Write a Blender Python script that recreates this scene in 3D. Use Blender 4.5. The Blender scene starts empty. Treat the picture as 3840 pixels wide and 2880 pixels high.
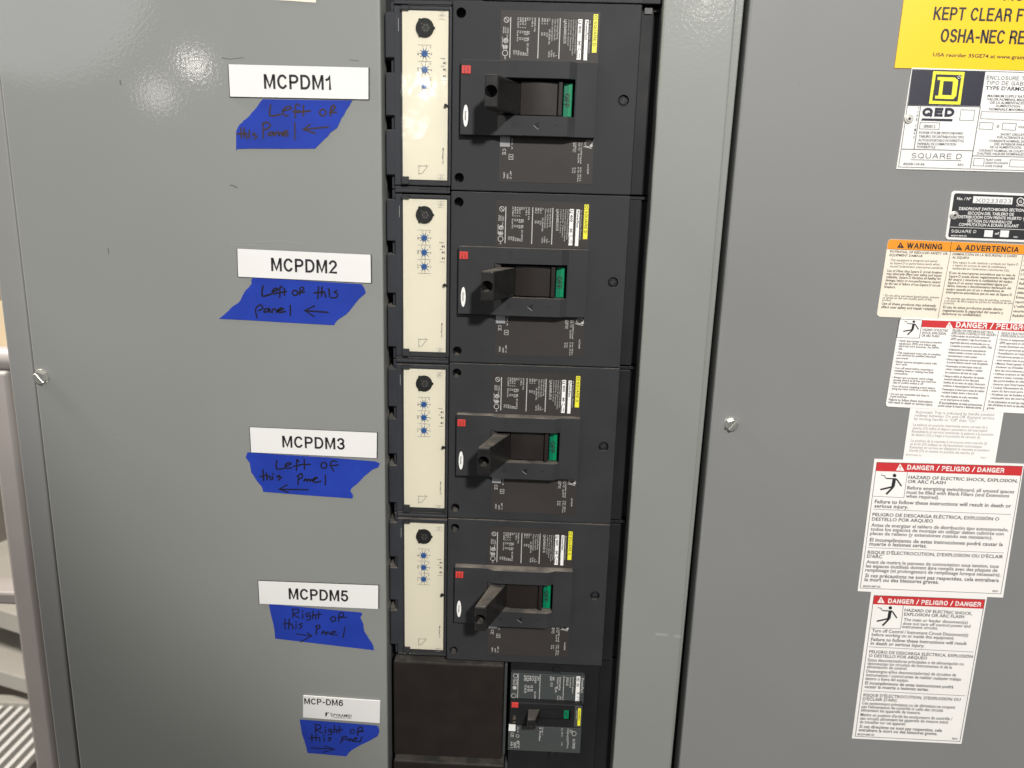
import bpy, bmesh, math, random
from mathutils import Vector, Matrix
random.seed(4)
S = bpy.context.scene
COL = S.collection

# ------------------------------------------------------------------ camera
QX, QY, QZ, YAW, PITCH, ROLL, FPX = 0.07639, -0.68693, -0.16219, 0.02717, -0.22992, 0.02877, 2885.0
def cam_axes():
    cy, sy, cp, sp, cr, sr = (math.cos(YAW), math.sin(YAW), math.cos(PITCH), math.sin(PITCH), math.cos(ROLL), math.sin(ROLL))
    f = Vector((-sy * cp, cy * cp, sp)); r0 = Vector((cy, sy, 0)); u0 = r0.cross(f)
    return cr * r0 + sr * u0, -sr * r0 + cr * u0, f
RT, UP, FW = cam_axes()
CAMP = Vector((QX, QY, QZ))
cd = bpy.data.cameras.new('camera'); cam = bpy.data.objects.new('camera', cd); COL.objects.link(cam)
cam.matrix_world = Matrix(((RT.x, UP.x, -FW.x, QX), (RT.y, UP.y, -FW.y, QY), (RT.z, UP.z, -FW.z, QZ), (0, 0, 0, 1)))
cd.sensor_width = 36; cd.lens = 36 * FPX / 3840; cd.clip_start = .01; cd.clip_end = 100
S.camera = cam
cd.dof.use_dof = True; cd.dof.focus_distance = .69; cd.dof.aperture_fstop = 8

# ------------------------------------------------------------------ light
w = bpy.data.worlds.new('World'); S.world = w; w.use_nodes = True
bg = w.node_tree.nodes['Background']; bg.inputs[0].default_value = (.93, .97, 1, 1); bg.inputs[1].default_value = .19
def lamp(name, loc, target, size, radiance, col=(1, .95, .88)):
    d = bpy.data.lights.new(name, 'AREA'); d.shape = 'DISK'; d.size = size
    d.energy = radiance * math.pi * math.pi * size * size / 4; d.color = col
    o = bpy.data.objects.new(name, d); COL.objects.link(o); o.location = loc
    o.rotation_euler = (Vector(target) - Vector(loc)).to_track_quat('-Z', 'Y').to_euler()
    return o
def beam(name, loc, target, radius, half, blend, power, col):
    d = bpy.data.lights.new(name, 'SPOT'); d.spot_size = 2 * half; d.spot_blend = blend; d.shadow_soft_size = radius; d.energy = power; d.color = col
    o = bpy.data.objects.new(name, d); COL.objects.link(o); o.location = loc
    o.rotation_euler = (Vector(target) - Vector(loc)).to_track_quat('-Z', 'Y').to_euler()
    return o
beam('key_lamp', (.62, -2.05, .92), (.90, 0, .80), .085, math.radians(44.2), .15, 174, (1, .975, .94))  # cone edge shaped to imitate a body's shadow at the lower left
lamp('hall_lamp', (-2.88, -6.2, .91), (0, 0, 0), .16, 30)
lamp('hall_lamp', (-3.22, -6.2, .67), (0, 0, 0), .24, 8)
lamp('hall_lamp', (-.93, -6.2, .77), (0, 0, 0), .15, 26)
lamp('hall_lamp', (-.99, -6.2, .46), (0, 0, 0), .16, 6)
lamp('hall_lamp', (1.41, -6.2, 1.52), (0, 0, 0), .17, 22)
lamp('high_window', (-4.3, -6.2, 1.75), (0, 0, 0), 2.0, 2.6, (.92, .96, 1))
lamp('post_fill', (-1.55, -.01, 1.1), (-.9, .8, -.9), .5, 100, (1, .92, .82))  # unseen fill lamp added to brighten the post and background
S.view_settings.view_transform = 'Standard'; S.view_settings.look = 'None'
S.view_settings.exposure = .47; S.view_settings.gamma = 1; S.view_settings.use_curve_mapping = False
S.cycles.max_bounces = 6; S.cycles.use_denoising = True

# ------------------------------------------------------------------ materials
def mat(name, col, rough=.5, spec=.5, metal=0, bump=0, bscale=400, var=0, vscale=12, coat=0, crough=.1, emit=0, bdist=.0004):
    m = bpy.data.materials.new(name); m.use_nodes = True; nt = m.node_tree; b = nt.nodes['Principled BSDF']
    b.inputs['Base Color'].default_value = (*col, 1); b.inputs['Roughness'].default_value = rough
    b.inputs['Specular IOR Level'].default_value = spec; b.inputs['Metallic'].default_value = metal
    b.inputs['Coat Weight'].default_value = coat; b.inputs['Coat Roughness'].default_value = crough
    if emit:
        b.inputs['Emission Color'].default_value = (*col, 1); b.inputs['Emission Strength'].default_value = emit
    g = nt.nodes.new('ShaderNodeNewGeometry')
    if bump:
        n = nt.nodes.new('ShaderNodeTexNoise'); n.inputs['Scale'].default_value = bscale; n.inputs['Detail'].default_value = 2
        nt.links.new(g.outputs['Position'], n.inputs['Vector'])
        bp = nt.nodes.new('ShaderNodeBump'); bp.inputs['Strength'].default_value = bump; bp.inputs['Distance'].default_value = bdist
        nt.links.new(n.outputs['Fac'], bp.inputs['Height']); nt.links.new(bp.outputs['Normal'], b.inputs['Normal'])
        if coat: nt.links.new(bp.outputs['Normal'], b.inputs['Coat Normal'])
    if var:
        n = nt.nodes.new('ShaderNodeTexNoise'); n.inputs['Scale'].default_value = vscale; n.inputs['Detail'].default_value = 6
        nt.links.new(g.outputs['Position'], n.inputs['Vector'])
        mr = nt.nodes.new('ShaderNodeMapRange'); mr.inputs[1].default_value = .3; mr.inputs[2].default_value = .7
        mr.inputs[3].default_value = 1 - var; mr.inputs[4].default_value = 1 + var
        nt.links.new(n.outputs['Fac'], mr.inputs[0])
        hsv = nt.nodes.new('ShaderNodeHueSaturation'); hsv.inputs['Color'].default_value = (*col, 1)
        nt.links.new(mr.outputs[0], hsv.inputs['Value']); nt.links.new(hsv.outputs[0], b.inputs['Base Color'])
        r2 = nt.nodes.new('ShaderNodeMapRange'); r2.inputs[1].default_value = .3; r2.inputs[2].default_value = .7
        r2.inputs[3].default_value = max(.05, rough - .07); r2.inputs[4].default_value = rough + .07
        nt.links.new(n.outputs['Fac'], r2.inputs[0]); nt.links.new(r2.outputs[0], b.inputs['Roughness'])
    return m
def dust_mat(name, base, dust, lo=.42, hi=.6, scale=60):
    m = mat(name, base, .6, .4); nt = m.node_tree; b = nt.nodes['Principled BSDF']
    g = nt.nodes.new('ShaderNodeNewGeometry'); n = nt.nodes.new('ShaderNodeTexNoise'); n.inputs['Scale'].default_value = scale
    n.inputs['Detail'].default_value = 5; nt.links.new(g.outputs['Position'], n.inputs['Vector'])
    mr = nt.nodes.new('ShaderNodeMapRange'); mr.inputs[1].default_value = lo; mr.inputs[2].default_value = hi
    mr.inputs[3].default_value = .35
    nt.links.new(n.outputs['Fac'], mr.inputs[0])
    mx = nt.nodes.new('ShaderNodeMix'); mx.data_type = 'RGBA'
    mx.inputs[6].default_value = (*base, 1); mx.inputs[7].default_value = (*dust, 1)
    nt.links.new(mr.outputs[0], mx.inputs[0]); nt.links.new(mx.outputs[2], b.inputs['Base Color'])
    b.inputs['Roughness'].default_value = .8
    return m
def clear_mat():
    m = bpy.data.materials.new('clear_plastic'); m.use_nodes = True; nt = m.node_tree
    for n in list(nt.nodes): nt.nodes.remove(n)
    o = nt.nodes.new('ShaderNodeOutputMaterial'); t = nt.nodes.new('ShaderNodeBsdfTransparent'); t.inputs[0].default_value = (.97, .97, .95, 1)
    gl = nt.nodes.new('ShaderNodeBsdfGlossy'); gl.inputs['Roughness'].default_value = .06
    fr = nt.nodes.new('ShaderNodeFresnel'); fr.inputs[0].default_value = 1.45
    g = nt.nodes.new('ShaderNodeNewGeometry'); ns = nt.nodes.new('ShaderNodeTexNoise'); ns.inputs['Scale'].default_value = 70; ns.inputs['Detail'].default_value = 1
    nt.links.new(g.outputs['Position'], ns.inputs['Vector'])
    bp = nt.nodes.new('ShaderNodeBump'); bp.inputs['Strength'].default_value = .12; bp.inputs['Distance'].default_value = .0012
    nt.links.new(ns.outputs['Fac'], bp.inputs['Height']); nt.links.new(bp.outputs[0], gl.inputs['Normal'])
    mx = nt.nodes.new('ShaderNodeMixShader'); nt.links.new(fr.outputs[0], mx.inputs[0]); nt.links.new(t.outputs[0], mx.inputs[1]); nt.links.new(gl.outputs[0], mx.inputs[2])
    nt.links.new(mx.outputs[0], o.inputs[0]); return m

M = dict(
    door=mat('door_paint', (.258, .264, .248), .5, .4, bump=.085, bscale=330, var=.025, vscale=5, coat=.55, crough=.07),
    trim=mat('trim_paint', (.252, .262, .240), .5, .4, bump=.2, bscale=330, var=.02, vscale=5, coat=.5, crough=.08),
    rdoor=mat('right_door_paint', (.226, .227, .223), .5, .3, bump=.15, bscale=330, var=.02, vscale=5),
    frame=mat('frame_paint', (.262, .262, .253), .5, .4, bump=.15, bscale=330, var=.02, vscale=5),
    post=mat('post_paint', (.33, .305, .295), .5, .4, var=.05, vscale=9),
    case=mat('case_plastic', (.033, .034, .0365), .62, .22, bump=.25, bscale=1500, var=.10, vscale=28, bdist=.0002),
    caseside=mat('side_plastic', (.032, .034, .040), .55, .3, var=.1, vscale=30),
    black=mat('black_plastic', (.013, .013, .014), .55, .25, var=.15, vscale=30),
    handle=mat('handle_plastic', (.016, .0150, .0142), .26, .5, var=.25, vscale=60),
    brown=mat('slide_plastic', (.019, .0145, .0125), .48, .25, var=.12, vscale=40),
    rate=mat('rating_film', (.042, .0365, .034), .5, .25, var=.06, vscale=20),
    rategreen=mat('rating_film_green', (.058, .066, .064), .38, .5, var=.06, vscale=20),
    ink=mat('white_ink', (.50, .485, .47), .6), inkdim=mat('grey_ink', (.3, .29, .28), .6),
    yellow=mat('yellow_film', (.86, .80, .04), .45), signyellow=mat('sign_yellow', (.92, .585, .0), .4),
    white=mat('white_film', (.88, .87, .84), .45), cream=mat('cream_plastic', (.90, .84, .72), .5, var=.02),
    plate=mat('plate_white', (.84, .825, .80), .35, var=.015, vscale=20), plateedge=mat('plate_edge', (.02, .02, .02), .5),
    red=mat('red_plastic', (.62, .05, .04), .45), redink=mat('red_ink', (.62, .035, .04), .45),
    darkred=mat('dark_red_ink', (.2, .02, .02), .5),
    green=mat('green_plastic', (.0, .165, .085), .4, .3), bgreen=mat('bright_green_plastic', (.0, .225, .09), .4, .3),
    textblack=mat('black_ink', (.016, .016, .018), .55), textgrey=mat('soft_grey_ink', (.10, .095, .09), .6), palegrey=mat('pale_grey_ink', (.30, .28, .26), .6),
    textmid=mat('dark_grey_ink', (.04, .038, .038), .6),
    dialink=mat('dial_ink', (.03, .05, .13), .5), blue=mat('blue_plastic', (.03, .13, .42), .4), navy=mat('navy_ink', (.022, .022, .038), .4),
    tape=mat('blue_tape', (.013, .043, .36), .62, .3, bump=.2, bscale=900, var=.10, vscale=30, bdist=.0003),
    marker=mat('marker_ink', (.013, .011, .018), .6, .2), marker1=mat('faded_marker_ink', (.052, .034, .036), .6, .2),
    orange=mat('orange_ink', (.85, .30, .015), .45), paper=mat('cream_paper', (.86, .78, .65), .5, var=.02, vscale=30),
    paperw=mat('white_paper', (.93, .90, .86), .5, var=.012, vscale=30), metal=mat('zinc_steel', (.76, .75, .70), .26, metal=.9, bump=.2, bscale=300),
    tabgrey=mat('tab_plastic', (.13, .13, .13), .6, .3), rivet=mat('rivet_metal', (.62, .60, .56), .38, metal=.7), pin=mat('brass_pin', (.6, .5, .35), .3, metal=.8),
    greybox=mat('grey_sticker', (.30, .30, .31), .5), scuff=mat('scuff_ink', (.12, .12, .115), .7), chalk=mat('pale_scuff', (.31, .31, .295), .8),
    dust=dust_mat('dusty_plastic', (.05, .049, .048), (.19, .165, .14)), dustb=dust_mat('dusty_black', (.02, .02, .02), (.10, .088, .074)),
    concrete=mat('concrete', (.22, .2, .18), .8, var=.2, vscale=4), beige=mat('beige_paint', (.62, .50, .34), .6, var=.1, vscale=6),
    pale=mat('pale_metal', (.40, .385, .35), .4, var=.05), darkpanel=mat('taupe_panel', (.16, .145, .13), .5, var=.05),
    steel=mat('grate_steel', (.75, .74, .72), .45, metal=.1), gold=mat('gold_mesh', (.72, .55, .25), .5), clear=clear_mat(),
)

# ------------------------------------------------------------------ helpers
def at(px, py, Y=0.0):
    d = FW + RT * ((px - 1920) / FPX) - UP * ((py - 1440) / FPX)
    return CAMP + d * ((Y - QY) / d.y)
def crop(ox, oy, s): return lambda x, y: (ox + x * s, oy + y * s)

class MB:
    def __init__(self, *mats):
        self.bm = bmesh.new(); self.mats = []; self.cur = 0; self.bump = 0
        if mats: self.m(mats[0])
    def m(self, name):
        if name not in self.mats: self.mats.append(name)
        self.cur = self.mats.index(name); return self
    def add(self, t):
        for f in t.faces: f.material_index = self.cur
        me = bpy.data.meshes.new('t'); t.to_mesh(me); t.free(); self.bm.from_mesh(me); bpy.data.meshes.remove(me)
    def box(self, x0, x1, y0, y1, z0, z1, bev=0, seg=2):
        t = bmesh.new(); bmesh.ops.create_cube(t, size=1)
        for v in t.verts: v.co = Vector(((x0 + x1) / 2 + v.co.x * abs(x1 - x0), (y0 + y1) / 2 + v.co.y * abs(y1 - y0), (z0 + z1) / 2 + v.co.z * abs(z1 - z0)))
        if bev: bmesh.ops.bevel(t, geom=t.edges[:], offset=bev, segments=seg, profile=.5, affect='EDGES')
        self.add(t); return self
    def lbox(self, x0, x1, z0, z1, d0, d1, bev=0, seg=2):      # breaker millimetres, d towards the viewer
        return self.box(x0 / 1000, x1 / 1000, -d1 / 1000, -d0 / 1000, min(z0, z1) / 1000, max(z0, z1) / 1000, bev / 1000, seg)
    def prism(self, pts, off, bev=0):
        t = bmesh.new(); vs = [t.verts.new(p) for p in pts]; f = t.faces.new(vs)
        r = bmesh.ops.extrude_face_region(t, geom=[f]); bmesh.ops.translate(t, vec=Vector(off), verts=[g for g in r['geom'] if isinstance(g, bmesh.types.BMVert)])
        bmesh.ops.recalc_face_normals(t, faces=t.faces[:])
        if bev: bmesh.ops.bevel(t, geom=t.edges[:], offset=bev, segments=2, profile=.5, affect='EDGES')
        self.add(t); return self
    def face(self, pts):
        t = bmesh.new(); f = t.faces.new([t.verts.new(p) for p in pts]); f.normal_update()
        if f.normal.y > 0: f.normal_flip()
        bmesh.ops.triangulate(t, faces=[f]); self.add(t); return self
    def cyl(self, c, r, h, axis=(0, -1, 0), seg=32, bev=0, r2=None):      # from c along axis by h
        t = bmesh.new(); bmesh.ops.create_cone(t, cap_ends=True, segments=seg, radius1=r, radius2=r if r2 is None else r2, depth=h)
        if bev: bmesh.ops.bevel(t, geom=[e for e in t.edges if len(e.link_faces) == 2 and any(len(f.verts) > 4 for f in e.link_faces)], offset=bev, segments=2, profile=.5, affect='EDGES')
        q = Vector((0, 0, 1)).rotation_difference(Vector(axis).normalized()).to_matrix().to_4x4()
        bmesh.ops.transform(t, matrix=Matrix.Translation(Vector(c) + Vector(axis).normalized() * h / 2) @ q, verts=t.verts[:])
        self.add(t); return self
    def ribbon(self, pts, wd, nrm=Vector((0, -1, 0)), square=False):       # flat stroke in the plane across nrm
        P = [Vector(p) for p in pts]
        closed = (P[0] - P[-1]).length < 1e-9 and len(P) > 3
        if closed: P = P[:-1]
        n = len(P); segs = []
        for i in range(n if closed else n - 1):
            d = (P[(i + 1) % n] - P[i]); segs.append(d.normalized() if d.length > 1e-12 else Vector((1, 0, 0)))
        if square and not closed:
            P[0] = P[0] - segs[0] * wd / 2; P[-1] = P[-1] + segs[-1] * wd / 2
        self.bump = (self.bump + 1) % 6; lift = nrm * (.000012 * self.bump)
        t = bmesh.new(); L = []; R = []
        for i in range(n):
            if closed: a, b = segs[i - 1], segs[i]
            else: a, b = segs[max(i - 1, 0)], segs[min(i, n - 2)]
            na, nb = a.cross(nrm), b.cross(nrm); m = na + nb
            if m.length < .3: m = nb
            m.normalize(); k = min(1 / max(m.dot(nb), .3), 1.7)
            L.append(t.verts.new(P[i] + m * wd / 2 * k + lift)); R.append(t.verts.new(P[i] - m * wd / 2 * k + lift))
        for i in range(n if closed else n - 1):
            j = (i + 1) % n
            try:
                f = t.faces.new((L[i], L[j], R[j], R[i])); f.normal_update()
                if f.normal.dot(nrm) < 0: f.normal_flip()
            except ValueError: pass
        self.add(t); return self
    def build(self, name, parent=None, smooth=True, loc=None):
        me = bpy.data.meshes.new(name); self.bm.to_mesh(me); self.bm.free()
        for k in self.mats: me.materials.append(M[k])
        o = bpy.data.objects.new(name, me); COL.objects.link(o)
        if parent: o.parent = parent
        if loc: o.location = loc
        if smooth and len(me.polygons):
            me.set_sharp_from_angle(angle=math.radians(12)); me.polygons.foreach_set('use_smooth', [True] * len(me.polygons))
        return o
def tag(o, label=None, cat=None, group=None, kind=None):
    if label: o['label'] = label
    if cat: o['category'] = cat
    if group: o['group'] = group
    if kind: o['kind'] = kind
    return o
def empty(name, loc, label, cat, group=None):
    o = bpy.data.objects.new(name, None); o.empty_display_size = .01; COL.objects.link(o); o.location = loc
    return tag(o, label, cat, group)
def cut(o, cutter):
    c = cutter.build('cutter', smooth=False); c.parent = None
    md = o.modifiers.new('b', 'BOOLEAN'); md.operation = 'DIFFERENCE'; md.object = c; md.solver = 'EXACT'
    bpy.context.view_layer.update(); dg = bpy.context.evaluated_depsgraph_get()
    me = bpy.data.meshes.new_from_object(o.evaluated_get(dg)); o.modifiers.clear(); old = o.data; o.data = me; bpy.data.meshes.remove(old)
    bpy.data.objects.remove(c); me.name = o.name
    me.set_sharp_from_angle(angle=math.radians(12)); me.polygons.foreach_set('use_smooth', [True] * len(me.polygons))
    return o
def dusty(o, key='dust', thr=.8):
    me = o.data; me.materials.append(M[key]); k = len(me.materials) - 1
    for p in me.polygons:
        if p.normal.z > thr: p.material_index = k
    return o
def join(o, mb):
    me = o.data; k = []
    for n in mb.mats:
        if n not in [m.name for m in me.materials]: me.materials.append(M[n])
        k.append([m.name for m in me.materials].index(M[n].name) if M[n].name in [m.name for m in me.materials] else 0)
    for f in mb.bm.faces: f.material_index = k[f.material_index]
    t = bpy.data.meshes.new('t'); mb.bm.to_mesh(t); mb.bm.free(); bm = bmesh.new(); bm.from_mesh(me); bm.from_mesh(t); bm.to_mesh(me); bm.free(); bpy.data.meshes.remove(t)
    return o
def copy_tree(o, parent=None):
    c = o.copy(); COL.objects.link(c)
    if parent: c.parent = parent
    for ch in list(o.children): copy_tree(ch, c)
    return c

# lettering: a drawn grotesque for capitals and figures, Blender's own font for small print
def arc(cx, cy, rx, ry, a0, a1, n=12):
    return [(cx + rx * math.cos(math.radians(a0 + (a1 - a0) * i / n)), cy + ry * math.sin(math.radians(a0 + (a1 - a0) * i / n))) for i in range(n + 1)]
G = {
 'A': (.70, [[(0, 0), (.33, 1), (.37, 1), (.70, 0)], [(.13, .32), (.57, .32)]]),
 'B': (.60, [[(0, 0), (0, 1), (.33, 1)] + arc(.33, .76, .23, .24, 90, -90, 8) + [(0, .52)], [(0, .52), (.36, .52)] + arc(.36, .26, .24, .26, 90, -90, 8) + [(0, 0)]]),
 'C': (.66, [arc(.34, .5, .34, .5, 42, 318, 22)]),
 'D': (.64, [[(0, 0), (0, 1), (.28, 1)] + arc(.28, .5, .36, .5, 90, -90, 14) + [(0, 0)]]),
 'E': (.54, [[(.54, 0), (0, 0), (0, 1), (.54, 1)], [(0, .52), (.48, .52)]]),
 'F': (.50, [[(0, 0), (0, 1), (.50, 1)], [(0, .50), (.43, .50)]]),
 'G': (.70, [arc(.35, .5, .35, .5, 45, 330, 20) + [(.68, .45), (.40, .45)], [(.68, .45), (.68, 0)]]),
 'H': (.62, [[(0, 0), (0, 1)], [(.62, 0), (.62, 1)], [(0, .52), (.62, .52)]]),
 'I': (.02, [[(0, 0), (0, 1)]]),
 'J': (.46, [[(.46, 1), (.46, .24)] + arc(.23, .24, .23, .24, 0, -170, 10)]),
 'K': (.60, [[(0, 0), (0, 1)], [(.56, 1), (.02, .38)], [(.2, .58), (.60, 0)]]),
 'L': (.48, [[(0, 1), (0, 0), (.48, 0)]]),
 'M': (.76, [[(0, 0), (0, 1), (.06, 1), (.38, .06), (.70, 1), (.76, 1), (.76, 0)]]),
 'N': (.62, [[(0, 0), (0, 1), (.05, 1), (.57, 0), (.62, 0), (.62, 1)]]),
 'O': (.72, [arc(.36, .5, .36, .5, 0, 360, 26)]),
 'P': (.58, [[(0, 0), (0, 1), (.31, 1)] + arc(.31, .73, .27, .27, 90, -90, 10) + [(0, .46)]]),
 'Q': (.72, [arc(.36, .5, .36, .5, 0, 360, 26), [(.46, .2), (.70, -.04)]]),
 'R': (.62, [[(0, 0), (0, 1), (.34, 1)] + arc(.34, .75, .25, .25, 90, -90, 10) + [(0, .50)], [(.34, .5), (.55, .34), (.60, 0)]]),
 'S': (.58, [arc(.29, .75, .27, .25, 25, 270, 12) + arc(.30, .25, .28, .25, 90, -155, 12)]),
 'T': (.60, [[(.30, 0), (.30, 1)], [(0, 1), (.60, 1)]]),
 'U': (.62, [[(0, 1), (0, .30)] + arc(.31, .30, .31, .30, 180, 360, 12) + [(.62, 1)]]),
 'V': (.66, [[(0, 1), (.31, 0), (.35, 0), (.66, 1)]]),
 'W': (.96, [[(0, 1), (.23, 0), (.26, 0), (.47, 1), (.49, 1), (.70, 0), (.73, 0), (.96, 1)]]),
 'X': (.62, [[(0, 0), (.62, 1)], [(0, 1), (.62, 0)]]),
 'Y': (.64, [[(0, 1), (.32, .44), (.64, 1)], [(.32, .44), (.32, 0)]]),
 'Z': (.58, [[(0, 1), (.58, 1), (0, 0), (.58, 0)]]),
 '1': (.34, [[(0, .72), (.16, .78), (.26, 1), (.26, 0)]]),
 '2': (.52, [arc(.26, .73, .26, .27, 165, -35, 12) + [(.0, 0), (.52, 0)]]),
 '3': (.54, [arc(.26, .75, .24, .25, 160, -90, 11) + arc(.27, .25, .27, .26, 90, -160, 11)]),
 '5': (.54, [[(.48, 1), (.08, 1), (.03, .52)] + arc(.27, .31, .27, .31, 130, -160, 14)]),
 '6': (.54, [arc(.28, .75, .25, .25, 20, 120, 6) + [(.02, .5)] + arc(.27, .30, .27, .31, 180, 540, 18)]),
 '/': (.34, [[(0, -.05), (.34, 1.05)]]), '-': (.26, [[(0, .40), (.26, .40)]]), ' ': (.18, []),
}
def place(mb, mapf, s, th, track=.26):
    """strokes of a drawn string; mapf maps (x, y) in cap heights to a point"""
    x = 0; out = []
    for ch in s:
        wd, st = G[ch]
        for k in st: out.append([(x + th / 2 + a, th / 2 + b * (1 - th)) for a, b in k])
        x += wd + th / 2 + track if ch != ' ' else wd + track
    return out, x - track + th / 2
_gc = {}
def glyphs(s, bold):
    if (s, bold) not in _gc:
        cu = bpy.data.curves.new('t', 'FONT'); cu.body = s; cu.offset = .016 if bold else .003; cu.resolution_u = 2
        ob = bpy.data.objects.new('t', cu); me = bpy.data.meshes.new_from_object(ob)
        v = [(a.co.x, a.co.y) for a in me.vertices]; p = [tuple(a.vertices) for a in me.polygons]
        _gc[(s, bold)] = (v, p, min((a[0] for a in v), default=0), max((a[0] for a in v), default=1))
        bpy.data.objects.remove(ob); bpy.data.curves.remove(cu); bpy.data.meshes.remove(me)
    return _gc[(s, bold)]
CAPH = .71
def put(mb, s, P0, P1, up, caps=False, th=.17, bold=False, ref=None, lift=.00010, nrm=Vector((0, -1, 0))):
    """write s from P0 to P1 (baseline), letters `up` tall; ref: the leading part of s that spans P0 to P1"""
    u = (P1 - P0); lf = nrm * lift
    if caps:
        st, W = place(mb, None, s, th); _, Wr = place(mb, None, ref, th) if ref else (0, W)
        k = u / Wr; wd = up.length * th * .96
        for q in st: mb.ribbon([P0 + k * a + up * b + lf for a, b in q], wd, nrm, True)
    else:
        v, p, x0, x1 = glyphs(s, bold)
        if ref: x1 = glyphs(ref, bold)[3]
        t = bmesh.new(); vs = [t.verts.new(P0 + u * ((a - x0) / (x1 - x0)) + up * (b / CAPH) + lf) for a, b in v]
        for f in p:
            try:
                f = t.faces.new([vs[i] for i in f]); f.normal_update()
                if f.normal.dot(nrm) < 0: f.normal_flip()
            except ValueError: pass
        mb.add(t)
def write(mb, cf, Y, s, x0, y0, x1, y1, cap, **k):       # crop pixels of the photograph -> lettering on the plane y = Y
    P0, P1 = at(*cf(x0, y0), Y), at(*cf(x1, y1), Y); Pu = at(*cf(x0, y0 - cap), Y)
    u = (P1 - P0).normalized(); up = Vector((-u.z, 0, u.x)) * (Pu - P0).length
    put(mb, s, P0, P1, up, **k)
def pl(cf, Y, pts): return [at(*cf(x, y), Y) for x, y in pts]
def sheet(mb, pts, th=.0006): mb.prism(pts, (0, th, 0))
def line(mb, cf, Y, pts, wd, sq=False):
    P = pl(cf, Y, pts); a = at(*cf(0, 0), Y); b = at(*cf(1, 0), Y)
    mb.ribbon(P, wd * (b - a).length, square=sq)
def rline(mb, cf, Y, pts, wd=4):  line(mb, cf, Y, list(pts) + [pts[0]], wd)

DY = -.006                                                   # front of the painted sheet metal

# ------------------------------------------------------------------ the switchboard's sheet metal
SB = empty('switchboard', (0, 0, -1.5), 'grey painted steel switchboard cabinet filling the picture around the breakers', 'switchboard')
def sb(mb, name, smooth=True):
    o = mb.build(name, SB, smooth); o.matrix_parent_inverse = Matrix.Translation(-SB.location); return o
ident = lambda x, y: (x, y)
mb = MB('door').box(-.385, -.0592, DY, .020, -1.5, .55, .0018, 3); mb.m('scuff'); YS = DY - .00012
for pts in ([(450, 300), (452, 318)], [(405, 930), (408, 952)], [(862, 694), (875, 696), (890, 704)]): line(mb, ident, YS, pts, 4)
for pts in ([(830, 216), (860, 222), (915, 216)], [(1310, 224), (1345, 228)]): line(mb, ident, YS, pts, 2.2)
mb.m('chalk')
for pts in ([(865, 908), (960, 906), (1060, 903), (1140, 912)], [(862, 915), (960, 918)], [(440, 1640), (452, 1642)]): line(mb, ident, YS, pts, 2.5)
for i in range(30):
    x, y = random.uniform(200, 1380), random.uniform(40, 2800); line(mb, ident, YS, [(x, y), (x + random.uniform(2, 5), y + random.uniform(-2, 4))], 1.6)
PANEL = sb(mb, 'front_panel')
mb = MB('trim').box(.1723, .2305, DY, .018, -1.5, .55, .0018, 3); mb.m('chalk'); c4 = crop(2300, 2300, .3497)
for q in ([(455, 205), (580, 220), (585, 245), (450, 240)], [(645, 230), (722, 235), (724, 262), (650, 262)]): mb.face(pl(c4, DY - .00015, q))
sb(mb, 'trim_strip')
fx = at(111, 2000, -.002).x
sb(MB('frame').prism([Vector((fx, -.002, .55)), Vector((-.3858, -.002, .55)), Vector((-.3905, -.002, -.9)), Vector((-.3905, -.002, -1.5)), Vector((fx, -.002, -1.5))], (0, .55, 0), .0015), 'corner_post')
sb(MB('black').box(-.3908, -.384, .004, .009, -1.5, .55), 'shadow_strip')  # black strip in the tapered groove stands in for shadow beside the panel
sb(MB('black').box(-.075, .2, .032, .036, -1.5, .3), 'back_plate')
f0, f1 = at(2790, 20, .0005), at(2572, 2300, .0005); k = (f1.x - f0.x) / (f1.z - f0.z); g = lambda z: f0.x + k * (z - f0.z)
sb(MB('trim').prism([Vector((.224, .0005, .55)), Vector((g(.55), .0005, .55)), Vector((g(-.9), .0005, -.9)), Vector((.224, .0005, -.9))], (0, .017, 0), .0012), 'flange')
sb(MB('black').box(.232, .30, .020, .024, -1.5, .55), 'gap_plate')
tl, bl = at(2812, 0, DY), at(2545, 2880, DY); dxz = (bl.x - tl.x) / (bl.z - tl.z)
xa, xb = tl.x + dxz * (.55 - tl.z), tl.x + dxz * (-1.5 - tl.z)
mb = MB('rdoor').prism([Vector((xa, DY, .55)), Vector((1.0, DY, .55)), Vector((1.0, DY, -1.5)), Vector((xb, DY, -1.5))], (0, .024, 0), .0026); mb.m('scuff')
for i in range(10):
    x, y = random.uniform(2750, 3250), random.uniform(60, 2800); line(mb, ident, YS, [(x, y), (x + random.uniform(2, 4), y + random.uniform(-2, 3))], 2)
DOOR = sb(mb, 'door')
def hex_screw(px, py, r, rot, par):                         # slotted hex washer head, one turned piece
    p = at(px, py, DY); q = Vector((p.x, DY, p.z)); h = MB('metal').cyl((0, 0, 0), r, .0052, seg=6, bev=.0006); o = h.build('screw', par)
    k = MB('black').box(-r * 1.3, r * 1.3, -.0062, -.0034, -.0008, .0008).cyl((0, -.0064, 0), r * .62, .0022, seg=40); cut(o, k)
    me = o.data; bm = bmesh.new(); bm.from_mesh(me); w_ = bmesh.new(); bmesh.ops.create_cone(w_, cap_ends=True, segments=48, radius1=r * 1.2, radius2=r * 1.1, depth=.0012)
    bmesh.ops.transform(w_, matrix=Matrix.Translation((0, -.0006, 0)) @ Matrix.Rotation(math.radians(90), 4, 'X'), verts=w_.verts[:])
    t = bpy.data.meshes.new('t'); w_.to_mesh(t); w_.free(); bm.from_mesh(t); bpy.data.meshes.remove(t); bm.to_mesh(me); bm.free()
    o.matrix_parent_inverse = Matrix.Translation(-SB.location) @ Matrix.Translation(SB.location); o.location = q; o.rotation_euler = (0, rot, 0)
    o['label'] = 'shiny slotted hex screw'
    return o
hex_screw(157, 1413, .0062, .9, PANEL)
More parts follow.
